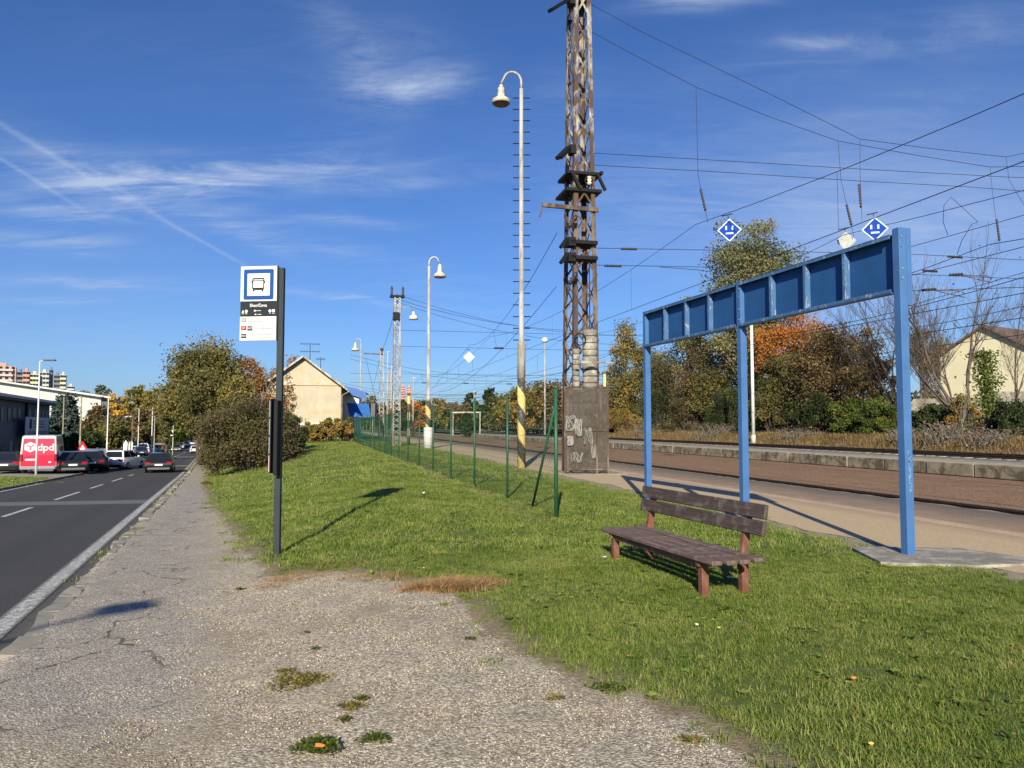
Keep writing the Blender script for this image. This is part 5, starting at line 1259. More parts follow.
# ------------------------------------------------------------------ vehicles
HEAD = math.atan2(.928, -.371)
def car(p, head, paint, lab, L_=4.3, W=1.78, Ht=1.46, kind='hatch', group=None, glow=False):
    t_ = empty('parked_car' if group else 'car', p, head, lab, 'car', group)
    hl2, hw_ = L_/2, W/2; zb_ = .22; belt = Ht*.62
    prof = [(-hl2, .42), (-hl2-.02, .62), (-hl2+.06, belt-.02), (-hl2+.35, belt+.02), (0, belt), (hl2-1.35, belt-.02), (hl2-.55, belt-.12), (hl2-.1, belt-.3), (hl2, .5), (hl2-.04, .32), (hl2-.3, zb_), (-hl2+.3, zb_)]
    e = MB(); rows = []
    for k, (wy, sc_) in enumerate(((-hw_*.88, .97), (-hw_*.99, .995), (-hw_, 1), (hw_, 1), (hw_*.99, .995), (hw_*.88, .97))):
        rows.append([(x*sc_, wy, z if (k in (2, 3)) else z) for x, z in prof])
    ys = [-hw_, -hw_*.97, -hw_*.86, hw_*.86, hw_*.97, hw_]; scz = [.86, .96, 1, 1, .96, .86]; vs = []
    mid = .55
    for y_, s_ in zip(ys, scz): vs += [(x*(.985 if s_ < .9 else 1), y_, mid+(z-mid)*s_) for x, z in prof]
    n = len(prof); fs = [(i*n+j, i*n+(j+1) % n, (i+1)*n+(j+1) % n, (i+1)*n+j) for i in range(5) for j in range(n)]+[tuple(range(n))[::-1], tuple(5*n+j for j in range(n))]
    e.add(vs, fs, True); body = e.build('body', paint, t_)
    rb = {'hatch': (-hl2+.18, -hl2+.55, hl2-2.1, hl2-1.3), 'sedan': (-hl2+.75, -hl2+1.35, hl2-2.1, hl2-1.3), 'wagon': (-hl2+.12, -hl2+.35, hl2-2.1, hl2-1.3)}[kind]
    b0, t0, t1, b1 = rb; wb, wt = hw_*.93, hw_*.72
    B = [(b0, -wb, belt-.03), (b1, -wb, belt-.07), (b1, wb, belt-.07), (b0, wb, belt-.03)]; T = [(t0, -wt, Ht-.04), (t1, -wt, Ht-.04), (t1, wt, Ht-.04), (t0, wt, Ht-.04)]; xm_ = (t0+t1)/2
    MB().add(B+T+[(xm_, -wt*.8, Ht), (xm_, wt*.8, Ht)], [(0, 1, 5, 4), (1, 2, 6, 5), (2, 3, 7, 6), (3, 0, 4, 7), (4, 5, 8), (6, 7, 9), (5, 6, 9, 8), (7, 4, 8, 9)]).build('cabin', paint, t_)
    def pane(nm, P, k, n_, m_=None):
        P = [Vector(p) for p in P]; c_ = sum(P, Vector())/4; nn = (P[1]-P[0]).cross(P[3]-P[0]).normalized()
        if nn.dot(Vector(n_)) < 0: nn = -nn
        Q = [c_+Vector(((p-c_).x*k[0], (p-c_).y*k[1], (p-c_).z*k[2]))+nn*.012 for p in P]; MB().prism(Q, -nn*.01).build(nm, M['glass'], t_)
    pane('rear_window', [B[0], B[3], T[3], T[0]], (.80, .84, .76), (-1, 0, .3)); pane('windscreen', [B[1], B[2], T[2], T[1]], (.88, .9, .86), (1, 0, .3))
    for sy, (i0, i1) in ((-1, (0, 1)), (1, (3, 2))):
        bm_ = [B[i0][k_]+(B[i1][k_]-B[i0][k_])*.52 for k_ in range(3)]; tm_ = [T[i0][k_]+(T[i1][k_]-T[i0][k_])*.5 for k_ in range(3)]
        pane('side_window', [B[i0], bm_, tm_, T[i0]], (.86, .8, .74), (0, sy, .2)); pane('side_window', [bm_, B[i1], T[i1], tm_], (.88, .8, .74), (0, sy, .2))
    for sx in (-1, 1):
        for sy in (-1, 1):
            x = sx*L_*.31; wh = MB().lathe((x, sy*(hw_-.2), .32), [(.2, 0), (.32, .02), (.32, .2), (.2, .215)], 16, (0, sy, 0)).build('wheel', M['tyre'], t_); MB().lathe((x, sy*(hw_+.01), .32), [(.19, 0), (.2, .012), (.05, .02)], 12, (0, sy, 0)).build('rim', M['rim'], wh)
            MB().lathe((x, sy*(hw_-.02), .33), [(.37, 0), (.37, .012)], 16, (0, sy, 0)).build('wheel_arch', M['black'], body)
    for sy in (-1, 1):
        MB().box((-hl2+.03, sy*hw_*.76, belt-.17), (.12, .34, .16), bev=.02).build('tail_light', M['lightred'], t_); MB().box((hl2-.13, sy*hw_*.72, belt-.33), (.2, .36, .13), bev=.02).build('headlight', M['lightclear'], t_)
        MB().box((b1-.35, sy*(hw_+.07), belt+.06), (.1, .16, .11), bev=.02).build('mirror', paint, t_)
    MB().box((-hl2-.03, 0, belt-.28), (.02, .5, .11)).build('number_plate', M['plate'], t_); MB().box((hl2+.01, 0, .48), (.02, .5, .11)).build('number_plate', M['plate'], t_)
    MB().box((-hl2+.02, 0, .36), (.12, W*.8, .16), bev=.03).build('bumper', M['black'] if paint is not M['carblack'] else M['cargrey'], t_)
    MB().box((0, 0, .25), (L_*.8, W*.86, .14)).build('underbody', M['black'], t_)
    return t_
def onroad(px, py):
    Y, t = tOf(px, py); return Vector((float(xedge(Y))+t, Y, float(zroad(Y))+.005))
fw = Vector((-.371, .928, -.03))
p = onroad(158.5, 473)+fw*2.1; car(p, HEAD, M['carblack'], 'black hatchback driving away in the right lane, nearest moving car')
p = onroad(195, 453.3)+fw*2; car(p, HEAD, M['carwhite'], 'white hatchback driving away far down the right lane by the hedge')
p = onroad(176, 451.5)+fw*1.5; car(p, HEAD+math.pi, M['cargrey'], 'grey car coming towards us beyond the black hatchback')
p = onroad(199, 446)+fw*3; car(p, HEAD, M['carred'], 'reddish car just ahead of the far white hatchback')
p = onroad(185, 444.5)+fw*3; car(p, HEAD+math.pi, M['carblack'], 'dark oncoming car far off between the lanes')
for i, (px, py, c, lab) in enumerate(((180, 441.5, 'carsilver', 'farthest silver oncoming car at the end of the road, left'), (186, 440.5, 'carwhite', 'farthest white car at the end of the road'), (192, 441, 'carsilver', 'farthest silver car at the end of the road, right'), (197, 440.5, 'cargrey', 'farthest grey car against the dark trees'))):
    d = ray(px, py); Y = 165+i*14; x = d[0]/d[1]*Y; car(Vector((x, Y, float(zroad(Y)))), HEAD+(math.pi if i == 0 else 0), M[c], lab)
# parked along the far side
def gpk(px, py, dx=0): return G(px, py)+Vector((0, 0, .02))
pr = HEAD
car(gpk(73, 473), HEAD+R(8), M['carblack'], 'black parked car close behind the red van', 4.5, kind='sedan', group='cars parked beyond the road')
car(gpk(95, 470.5), HEAD+R(5), M['cargrey'], 'dark grey parked estate with a roof line, left of the white parked car', 4.6, 1.85, 1.62, 'wagon', 'cars parked beyond the road')
car(gpk(84, 471), HEAD+R(20), M['cardark'], 'dark blue parked hatchback with front toward the van', 4.1, group='cars parked beyond the road')
car(gpk(117, 470)+Vector((0, 1, 0)), HEAD+R(-18), M['carwhite'], 'white parked hatchback at the end of the gravel apron', 4.2, 1.8, 1.55, group='cars parked beyond the road')
car(gpk(9, 473), HEAD+R(4), M['cardark'], 'dark parked car at the left edge in building shade', 4.5, group='cars parked beyond the road')
car(gpk(25, 461), HEAD+R(4), M['carblack'], 'black car in the shade between the van and the dark building', 4.5, group='cars parked beyond the road')
k = 0
for px, py, c, lab, Ht in ((140, 455, 'carblue', 'dark blue parked car nearest in the far lot', 1.45), (133, 452, 'carwhite', 'white parked car leftmost in the far lot', 1.5), (142, 449.5, 'carwhite', 'white parked van-like car in the far lot, behind the blue one', 1.9), (149, 448.5, 'carwhite', 'white parked car between the twin lamp poles', 1.6), (156, 447.5, 'carsilver', 'silver parked car right of the twin lamp poles', 1.6),
                        (162, 446, 'cargrey', 'grey parked car left of the concrete column', 1.5), (168, 444.5, 'carred', 'reddish parked car right of the concrete column', 1.5), (172, 443.5, 'carwhite', 'small white parked car far along the kerb', 1.5)):
    d = ray(px, py); k += 1; Y = 105+k*6; x = min(d[0]/d[1]*Y, float(xedge(Y))-8.5); car(Vector((x, Y, float(zroad(Y))+.0)), HEAD+R(10 if k % 2 else -6), M[c], lab, 4.4, Ht=Ht, kind='wagon' if Ht > 1.55 else 'hatch', group='cars parked in the far lot')
# parcel van
vp = gpk(37, 474.5)+fw*.3
vn = empty('parcel_van', vp+Vector((-.44, .9, 0))*2.6, math.atan2(.9, -.44), 'white parcel van with a red rear showing a white cube logo and dpd', 'van')
VL, VW, VH = 5.4, 2.0, 2.45; e = MB()
pf = [(-VL/2, .45), (-VL/2+.03, 1.2), (-VL/2+.2, VH-.12), (-VL/2+.35, VH), (1.3, VH), (1.75, VH-.15), (2.35, 1.35), (2.65, 1.15), (VL/2, .8), (VL/2, .4), (VL/2-.2, .32), (-VL/2+.1, .32)]
ys = [-1, -.95, -.86, .86, .95, 1]; vs = []
for k, y_ in enumerate(ys):
    s_ = [.0, .03, .06, .06, .03, 0][k]; vs += [(x, y_*VW/2*(1-.07*max(0, (z-1.1)/1.4)), z+(s_ if z > 2 else 0)-.04) for x, z in pf]
n = len(pf); e.add(vs, [(i*n+j, i*n+(j+1) % n, (i+1)*n+(j+1) % n, (i+1)*n+j) for i in range(5) for j in range(n)]+[tuple(range(n))[::-1], tuple(5*n+j for j in range(n))]); e.build('body', M['carsilver'], vn)
def bp(y, z, o): return (-VL/2+.03+(.17*(z-1.2)/1.2 if z > 1.2 else 0)-o, y, z)
def rear(y0, y1, z0, z1, o, m, nm, par, th=.02):
    P = [bp(y0, z0, o), bp(y1, z0, o), bp(y1, z1, o), bp(y0, z1, o)]
    return MB().prism(P, (th, 0, 0)).build(nm, m, par)
rear(-.97, .97, .5, 1.2, .035, M['vanred'], 'lower_rear_door', vn)
rd = rear(-.88, .88, 1.2, 2.28, .035, M['vanred'], 'rear_door', vn); rear(-.012, .012, .5, 2.28, .042, M['black'], 'door_gap', rd)
for sy in (-1, 1):
    P = [bp(sy*.90, 1.2, .04), bp(sy*.985, 1.2, .04), bp(sy*.92, 2.38, .04), bp(sy*.84, 2.38, .04)]; MB().prism(P, (.04, 0, 0)).build('corner_pillar', M['white'], vn)
    MB().box((-VL/2-.02, sy*.92, 1.05), (.08, .13, .45), bev=.02).build('tail_light', M['lightred'], vn)
MB().prism([bp(-.86, 2.26, .045), bp(.86, 2.26, .045), bp(.84, 2.4, .045), bp(-.84, 2.4, .045)], (.05, 0, 0)).build('top_edge', M['white'], vn)
MB().box((-VL/2-.05, 0, .4), (.16, 1.9, .2), bev=.03).build('bumper', M['grey'], vn)
rear(.05, .72, .86, .98, .05, M['white'], 'web_strip', vn); rear(-.7, -.55, .7, .8, .05, M['white'], 'small_mark', vn)
# local +y is the left side as seen from behind
e = MB(); hx_ = [(.47+.36*math.cos(R(90+60*i)), 1.72+.33*math.sin(R(90+60*i))) for i in range(6)]; e.prism([bp(y, z, .05) for y, z in hx_], (.012, 0, 0)); lg = e.build('cube_logo', M['white'], rd)
e = MB()
for ang in (90+60, 90-60, 270): y1, z1 = .47+.24*math.cos(R(ang)), 1.74+.22*math.sin(R(ang)); e.beam(bp(.47, 1.74, .068), bp(y1, z1, .068), .05, .014, (1, 0, 0))
e.build('cube_lines', M['vanred'], lg)
TM = Matrix(((0, .1417, -1, 0), (-1, 0, 0, 0), (0, 1, 0, 0), (0, 0, 0, 1)))
tx = textmb('dpd', .62, M['white'], 'lettering', rd, Matrix.Translation(bp(-.38, 1.68, .058)) @ TM, 'CENTER', .008, True)
for sx in (-1.65, 1.75):
    for sy in (-1, 1): wh = MB().lathe((sx, sy*(VW/2-.24), .36), [(.2, 0), (.36, .02), (.36, .24), (.2, .255)], 18, (0, sy, 0)).build('wheel', M['tyre'], vn); MB().lathe((sx, sy*(VW/2+.01), .36), [(.2, 0), (.2, .012), (.06, .02)], 12, (0, sy, 0)).build('rim', M['rim'], wh)
for sy in (-1, 1):
    MB().prism([(1.2, sy*(VW/2-.03), 1.35), (2.1, sy*(VW/2-.03), 1.35), (1.65, sy*(VW/2-.08), 2.05), (1.2, sy*(VW/2-.08), 2.05)], (0, sy*.015, 0)).build('side_window', M['glass'], vn)
    MB().box((2.15, sy*(VW/2+.16), 1.5), (.12, .22, .34), bev=.03).build('mirror', M['black'], vn)
MB().prism([(1.78, -.8, 2.25), (1.78, .8, 2.25), (2.36, .85, 1.4), (2.36, -.85, 1.4)], (.02, 0, .01)).build('windscreen', M['glass'], vn)
# small road furniture on the far side
def street_lamp(px, pyt, Y, lab, arm=0.9, r0=.09, side=1, m='white', group='street lamps beyond the road', head=True, cat='street lamp', name='street_lamp'):
    p = at(px, 430, Y); p.z = zt(p.x, p.y); t_ = empty(name, p, 0, lab, cat, group); hh = at(px, pyt, Y).z-p.z
    MB().tube([(0, 0, -.05), (0, 0, hh*.35), (0, 0, hh*.36), (0, 0, hh)], [r0*1.1, r0, r0*.8, r0*.55], 10).build('pole', M[m], t_)
    if head:
        MB().tube([(0, 0, hh-.02), (side*arm*.5, 0, hh+.06), (side*arm, 0, hh+.08)], r0*.45, 6).build('arm', M[m], t_)
        MB().box((side*(arm+.25), 0, hh+.08), (.75, .26, .09), bev=.03).build('lamp_head', M['cargrey'], t_)
    return t_
pl = at(37, 479, 46.5)
o = street_lamp(37.5, 361.5, 46.5, 'tall slim pale street lamp in front of the red van', .35, .062, 1, group=None)
street_lamp(107.5, 398, 66, 'pale street lamp by the white parked hatchback', .5, .07, -1)
street_lamp(80.5, 396, 70, 'bare pale pole before the dark bushes', r0=.1, m='concrete', head=False, cat='pole', name='utility_pole', group=None)
street_lamp(63, 397, 88, 'thin wooden pole before the spruce', r0=.1, m='bark_pale', head=False, cat='pole', name='utility_pole', group=None)
street_lamp(138.5, 409, 120, 'slim pale lamp pole by the far parked cars', .5, .08, -1)
street_lamp(132.5, 415, 80, 'dark thin pole left of the slim lamp pole', r0=.09, m='bark', head=False, cat='pole', name='utility_pole', group=None)
street_lamp(152, 407, 128, 'left one of the twin lamp poles with a pale double head', 1.8, .10, 1)
street_lamp(154.5, 416, 95, 'right one of the twin poles, rising from the verge', r0=.1, m='concrete', head=False, cat='pole', name='utility_pole', group=None)
street_lamp(165.2, 417, 130, 'thick concrete column beside the parked cars', r0=.28, m='concrete', head=False, cat='pole', name='utility_pole', group=None)
street_lamp(173.2, 420, 120, 'thin pole carrying a small white road sign', r0=.07, m='offwhite', head=False, cat='pole', name='sign_pole', group=None)
p = at(171.8, 433, 119.5); t_ = empty('road_sign', p, 0, 'small white upright road sign on its thin pole', 'sign'); MB().box((0, 0, 0), (.45, .05, .9), bev=.01).build('plate', M['white'], t_)
p = at(176.5, 424, 150); t_ = empty('road_sign', p, 0, 'pale blue and white sign high over the road end', 'sign'); MB().box((0, 0, 0), (1.0, .06, 1.0), bev=.02).build('plate', M['grey'], t_); MB().box((0, -.05, -.1), (.5, .03, .5)).build('white_mark', M['white'], t_); MB().tube([(-.6, .1, -6), (-.6, .1, .9)], .07, 6).build('post', M['steel_grey'], t_)
# red-white triangle barrier, fence, banners
p = gpk(82, 465); t_ = empty('warning_sign', p+Vector((0, 0, 1.2)), R(15), 'red and white triangular sign among the parked dark cars', 'sign')
MB().prism([(-.55, 0, 0), (.55, 0, 0), (0, 0, .95)], (0, .03, 0)).build('red_triangle', M['red'], t_); MB().prism([(-.25, -.01, .15), (.25, -.01, .15), (0, -.01, .6)], (0, .008, 0)).build('white_field', M['white'], t_); MB().tube([(0, .06, -1.2), (0, .06, .1)], .03, 6).build('post', M['steel_grey'], t_)
a, b = at(84, 442, 82), at(107, 441, 88); t_ = empty('slatted_screen', a, math.atan2(b.y-a.y, b.x-a.x), 'pale slatted screen under the dark bushes behind the parked cars', 'screen'); w = (b-a).length
for i in range(14): MB().box((w*(i+.5)/14, 0, .2), (w/14*.6, .06, 1.3)).build('slat', M['grey'], t_)
for x_ in (0, w): MB().box((x_, 0, -1.5), (.1, .1, 4)).build('post', M['steel_grey'], t_)
for px, lab in ((125, 'pale curved banner flag by the white parked car, left one'), (130.3, 'pale curved banner flag, right one')):
    p = gpk(px, 462) if False else Vector((at(px, 452, 78).x, 78, float(zroad(78)))); t_ = empty('banner_flag', p, 0, lab, 'banner', 'banner flags at the car lot'); z0, z1 = at(px, 452, 78).z-p.z, at(px, 440, 78).z-p.z
    MB().prism([(-.18, 0, z0), (.2, 0, z0), (.25, 0, z1-.3), (.05, 0, z1), (-.2, 0, z1-.4)], (0, .03, 0)).build('banner', M['white'], t_); MB().tube([(-.2, .02, 0), (-.2, .02, z1)], .03, 5).build('pole', M['steel_grey'], t_)
# lamp standing behind the camera whose head throws the shadow on the footway
# ------------------------------------------------------------------ trees
def leafmesh(C, size, tint, seed, flat=.0, aspect=.6, up=0):
    r_ = np.random.RandomState(seed); n = len(C); u = r_.normal(size=(n, 3)); u /= np.linalg.norm(u, axis=1)[:, None]
    w = r_.normal(size=(n, 3)); w[:, 2] += up; v = np.cross(u, w); v /= np.linalg.norm(v, axis=1)[:, None]+1e-9
    s = size*1.25*r_.uniform(.6, 1.3, n)[:, None]
    V_ = np.stack([C-u*s*.5, C+v*s*aspect*.5, C+u*s*.5, C-v*s*aspect*.5], 1).reshape(-1, 3); Fq = np.arange(4*n).reshape(-1, 4)
    me = np_mesh('crown', V_, Fq); me.attributes.new('tint', 'FLOAT', 'FACE').data.foreach_set('value', np.clip(tint, 0, 1).astype(np.float32)); return me
def crown_pts(r_, n, ncl, shape, rx, ry, rz, zc, cl):
    cs = []
    while len(cs) < ncl:
        p = r_.uniform(-1, 1, 3); d = np.linalg.norm(p)
        if d > 1 or (d < .45 and r_.rand() < .6): continue
        lob = 1+.22*math.sin(p[0]*5+p[1]*3+ncl)*math.cos(p[2]*4+p[0]*2)
        if shape == 'tall': k = (1-.45*abs(p[2])**1.5) if p[2] > 0 else 1
        elif shape == 'cone': k = max(.08, (1-(p[2]+1)/2))*2.0
        elif shape == 'dome': k = 1.02/max(.45, math.sqrt(max(.05, 1-p[2]**2))) if p[2] < 0 else 1
        else: k = 1
        cs.append([p[0]*rx*k*lob, p[1]*ry*k*lob, zc+p[2]*rz*(lob if p[2] > 0 else 1)])
    cs = np.array(cs); a = r_.randint(0, ncl, n); crs = cl*r_.uniform(.5, 1.25, ncl)
    off = np.clip(r_.normal(size=(n, 3)), -1.7, 1.7)*crs[a][:, None]*np.array([1, 1, .75]); P = cs[a]+off
    ct = r_.normal(.5, .2, ncl); tint = ct[a]+r_.normal(0, .16, n)
    return cs, P, tint
def YR(px, r_): return r_/((px-512)/750*.9724+.2334)
def tree(px, pyt, Y, hwpx, lab, leaf, n=6000, ncl=45, shape='round', base=.25, size=None, cat='tree', name='tree', bark='bark', cl=None, group=None, trunks=1, depth=None, pyb=None, seed=None, bare=.0, ground=None):
    if px > 600 and Y < 100: Y = max(Y, YR(px, 33.5 if Y < 52 else 36))
    p = at(px, pyt, Y); X = p.x; gz_ = zt(X, Y) if ground is None else ground; h = p.z-gz_; w = hwpx*Y/750
    sd = seed if seed is not None else int(px*13+pyt*7) % 9973; r_ = np.random.RandomState(sd); size = size or max(.09, Y*.0028)
    t_ = empty(name, (X, Y, gz_), 0, lab, cat, group)
    zc = h*(1+base)/2; rz_ = h*(1-base)/2*.93; cl = cl or min(w, rz_)*.2
    cs, P, ti = crown_pts(r_, n, ncl, shape, max(w-cl, w*.6), depth or max(w-cl, w*.6), rz_-cl*.6, zc, cl)
    P[:, 2] = np.maximum(P[:, 2], .05)
    e = MB(); rt = max(.05, h*.013); axis_ = []
    for k in range(trunks):
        a = r_.uniform(0, 6.28); sp = 0 if trunks == 1 else w*.25; q0 = Vector((math.cos(a)*sp*.3, math.sin(a)*sp*.3, -.2)); q1 = Vector((math.cos(a)*sp+r_.normal(0, .03)*h, math.sin(a)*sp, h*.5)); q2 = Vector((math.cos(a)*sp*1.6+r_.normal(0, .04)*h, math.sin(a)*sp*1.6, h*.86))
        e.tube([q0, q0.lerp(q1, .5)+Vector((r_.normal(0, .02)*h, 0, 0)), q1, q2], [rt*1.3, rt, rt*.75, rt*.2], 8); axis_.append((q0, q1, q2))
    for c in cs:
        c = Vector(c); q0, q1, q2 = axis_[r_.randint(trunks)]; z_ = max(h*.12, c.z*.62-.1*h*r_.rand()); k = min(1, max(0, z_/(h*.5))); a_ = q0.lerp(q1, k) if z_ < h*.5 else q1.lerp(q2, min(1, (z_-h*.5)/(h*.36)))
        m_ = a_.lerp(c, .5)+Vector((0, 0, -.05*h*r_.rand())); e.tube([a_, m_, c], [rt*.32, rt*.22, rt*.06], 4, False)
        for j in range(3): e.tube([m_.lerp(c, .4+.2*j), c+Vector(r_.normal(0, cl*.8, 3))], [rt*.1, rt*.03], 3, False)
    e.build('trunk', M[bark], t_); link('crown', leafmesh(P, size, ti, sd+1), L[leaf], t_)
    return t_
def bare_tree(X, Y, h, lab, seed, spread=.5, r0=None, levels=5, nb=3, m='twig', leaf=None, nleaf=0, stems=1, cat='tree', tw=1.0, group=None):
    gz_ = zt(X, Y); t_ = empty('bare_tree', (X, Y, gz_), 0, lab, cat, group); r_ = random.Random(seed); e = MB(); tips = []
    def grow(p, d, L_, r, lv):
        n_ = 4; P = [p]; dd = d.copy()
        for i in range(n_):
            dd = (dd+Vector((r_.gauss(0, .09), r_.gauss(0, .09), .05))).normalized(); P.append(P[-1]+dd*L_/n_)
        R1 = max(r*.62, .006*tw); e.tube(P, [r+(R1-r)*i/n_ for i in range(n_+1)], 6 if lv > 3 else 3, False)
        if lv == 0: tips.append(P[-1]); return
        for k in range(nb+(1 if r_.random() < .5 else 0)):
            f = r_.uniform(.35, 1); i = min(n_-1, int(f*n_)); q = P[i].lerp(P[i+1], f*n_-i) if f < 1 else P[-1]
            a = r_.uniform(0, 6.28); s_ = Vector((math.cos(a), math.sin(a), 0)); nd = (dd*1.0+s_*r_.uniform(.4, 1.1)*spread*1.4+Vector((0, 0, .12))).normalized(); grow(q, nd, L_*r_.uniform(.55, .82), R1*r_.uniform(.6, .85), lv-1)
        grow(P[-1], dd, L_*.8, R1, lv-1)
    for s_ in range(stems):
        a = r_.uniform(0, 6.28); k = 0 if stems == 1 else .3; grow(Vector((math.cos(a)*k*.4, math.sin(a)*k*.4, -.1)), Vector((math.cos(a)*k, math.sin(a)*k, 1)).normalized(), h*.33, r0 or h*.014, levels)
    e.build('trunk', M[m], t_)
    if nleaf:
        rs_ = np.random.RandomState(seed); T = np.array([tuple(t) for t in tips]); a = rs_.randint(0, len(T), nleaf); P = T[a]+rs_.normal(0, .2, (nleaf, 3)); link('crown', leafmesh(P, .12, rs_.rand(nleaf), seed), L[leaf], t_)
    return t_
def bush(px, pyt, pyb, Y, hwpx, lab, leaf, n=5000, ncl=40, size=None, cat='bush', name='bush', depth=None, seed=None, cl=None, X=None):
    if px > 600: Y = YR(px, 31.0+hwpx*.05)
    p = at(px, pyt, Y); b = at(px, pyb, Y); w = hwpx*Y/750; gz_ = zt(p.x, Y) if px > 600 else min(zt(p.x, Y), b.z+.4); h = p.z-gz_; sd = seed or int(px*31+pyt*17) % 9973; r_ = np.random.RandomState(sd)
    t_ = empty(name, (p.x, Y, gz_), 0, lab, cat); cl = cl or min(w, h)*.16
    cs, P, ti = crown_pts(r_, n, ncl, 'dome', w-cl, depth or (w-cl), h*.5-cl*.3, h*.5, cl); P[:, 2] = np.clip(P[:, 2], .03, None)
    e = MB()
    for c in cs:
        c = Vector(c); q = Vector((c.x*.25, c.y*.25, -.1)); m_ = q.lerp(c, .55)+Vector((c.x*.1, c.y*.1, .1*h)); e.tube([q, m_, c, c+Vector(r_.normal(0, cl, 3))], [.03, .02, .012, .005], 4, False)
        for j in range(2): e.tube([m_, c+Vector(r_.normal(0, cl*1.2, 3))], [.012, .004], 3, False)
    e.build('stems', M['twig'], t_); link('crown', leafmesh(P, size or max(.08, Y*.0026), ti, sd+1), L[leaf], t_); return t_

# --- right side, beyond the tracks
tree(748, 207, 58, 50, 'tallest broad grey green tree rising behind the blue frame', 'greygreen', 30000, 90, 'round', .16, .2, bark='bark_pale', trunks=3, cl=.85)
tree(690, 279, 57, 22, 'small grey green side tree left of the tallest one', 'greygreen', 9000, 34, 'tall', .15, .2, cl=.6)
tree(625, 316, 68, 24, 'yellow green poplar just right of the rusty mast', 'yellowgreen', 12000, 50, 'tall', .08, .22, cl=.7)
tree(612, 362, 62, 15, 'small mixed autumn tree right beside the screened cage', 'redgreen', 4000, 30, 'round', .05, .18)
tree(648, 330, 72, 20, 'pale yellowish poplar half behind the left blue post', 'yellowgreen', 6000, 40, 'tall', .1, .2)
tree(790, 304, 55, 42, 'orange leaved tree showing under the blue beam', 'orange', 14000, 60, 'round', .2, .16)
tree(672, 340, 55, 34, 'olive brown tree between the left and middle blue posts', 'olive', 11000, 60, 'round', .1, .16)
tree(735, 322, 54, 32, 'dense olive tree behind the middle blue post', 'olive', 11000, 55, 'round', .08, .16)
tree(700, 350, 50, 30, 'brown thicket tree in the middle of the bank', 'brown', 9000, 50, 'round', .05, .15)
tree(830, 318, 50, 38, 'tall brown green thicket under the right blue panels', 'brown', 14000, 70, 'tall', .05, .14, trunks=4, cl=.7)
tree(790, 345, 47, 32, 'olive brown thicket right of the slim white pole', 'olive', 11000, 55, 'round', .05, .14, trunks=3)
tree(660, 362, 50, 22, 'dark brown thicket just right of the left blue post', 'hedge', 9000, 55, 'round', .03, .15)
tree(712, 352, 50, 24, 'dark olive thicket between the left and middle posts', 'olive', 11000, 60, 'round', .03, .15)
tree(770, 368, 49, 22, 'dark green thicket right of the slim white pole', 'darkgreen', 9000, 50, 'round', .03, .14)
tree(868, 330, 46, 26, 'thin brown thicket behind the nearest blue post', 'brown', 7500, 50, 'tall', .05, .13, trunks=4)
tree(850, 322, 60, 30, 'golden brown tree behind the thicket at right', 'yellowgreen', 6000, 40, 'round', .2, .18)
tree(925, 318, 66, 22, 'pale ochre tree behind the bare twigs', 'yellowgreen', 3200, 34, 'round', .2, .2)
for px, py, Y, hw, lf, lab, n in ((655, 385, 48, 20, 'darkgreen', 'dark green bush at the foot of the left blue post', 5500), (622, 405, 55, 18, 'redgreen', 'autumn coloured bush right of the cage', 4500), (690, 392, 46, 24, 'hedge', 'dark brown bush in the middle of the bank', 6500),
                                  (725, 388, 45, 22, 'darkgreen', 'very dark bush left of the middle blue post', 6000), (775, 378, 43, 22, 'olive', 'olive bush right of the slim white pole', 6500), (815, 385, 41, 26, 'darkgreen', 'dark green bush under the orange tree', 7500),
                                  (845, 398, 40, 18, 'green', 'mid green bush left of the bright one', 5500), (878, 392, 39, 22, 'green', 'bright green bush just left of the nearest blue post', 8000), (928, 400, 40, 20, 'darkgreen', 'dark green bush just right of the nearest blue post', 6500),
                                  (965, 395, 42, 17, 'redgreen', 'yellowing bush under the bare tree', 5000), (1012, 402, 42, 22, 'darkgreen', 'dark shaded bush at the right edge', 6500), (1000, 418, 38, 30, 'scrub', 'low brown scrub heap at the right edge', 5000), (750, 402, 44, 14, 'green', 'small green bush beside the slim white pole', 4000)):
    bush(px, py, 442, Y, hw, lab, lf, int(n*1.5), 46, .11)
def scrub(px, pyt, pyb, Y, hwpx, n, lab, seed, leafn=600):
    Y = YR(px, 29.9); p = at(px, pyt, Y); w = hwpx*Y/750; g = zt(p.x, Y); h = p.z-g; t_ = empty('dry_scrub', (p.x, Y, g), 0, lab, 'scrub'); r_ = random.Random(seed); e = MB()
    for i in range(n):
        q = Vector((r_.gauss(0, w*.45), r_.gauss(0, w*.35), 0)); a = r_.uniform(0, 6.28); k = r_.uniform(.3, 1)*h; P = [q]
        for j in range(4): P.append(P[-1]+Vector((math.cos(a)*.16*k+r_.gauss(0, .06), math.sin(a)*.16*k, k*(.42-.14*j))))
        e.tube(P, [.014, .012, .009, .006, .004], 3, False)
    e.build('stems', M['bark_pale'], t_); rs_ = np.random.RandomState(seed); P = np.stack([rs_.normal(0, w*.5, leafn), rs_.normal(0, w*.4, leafn), rs_.uniform(0, h, leafn)*rs_.uniform(.3, 1, leafn)], 1)
    link('dead_leaves', leafmesh(P, .11, rs_.rand(leafn), seed), L['scrub'], t_)
scrub(945, 418, 446, 37, 22, 220, 'tangle of pale dry stems under the bare tree', 1, 900); scrub(905, 425, 446, 37, 14, 120, 'small tangle of dry stems right of the bright green bush', 2); scrub(800, 425, 440, 40, 20, 120, 'thin dry stems in front of the dark bushes', 3)
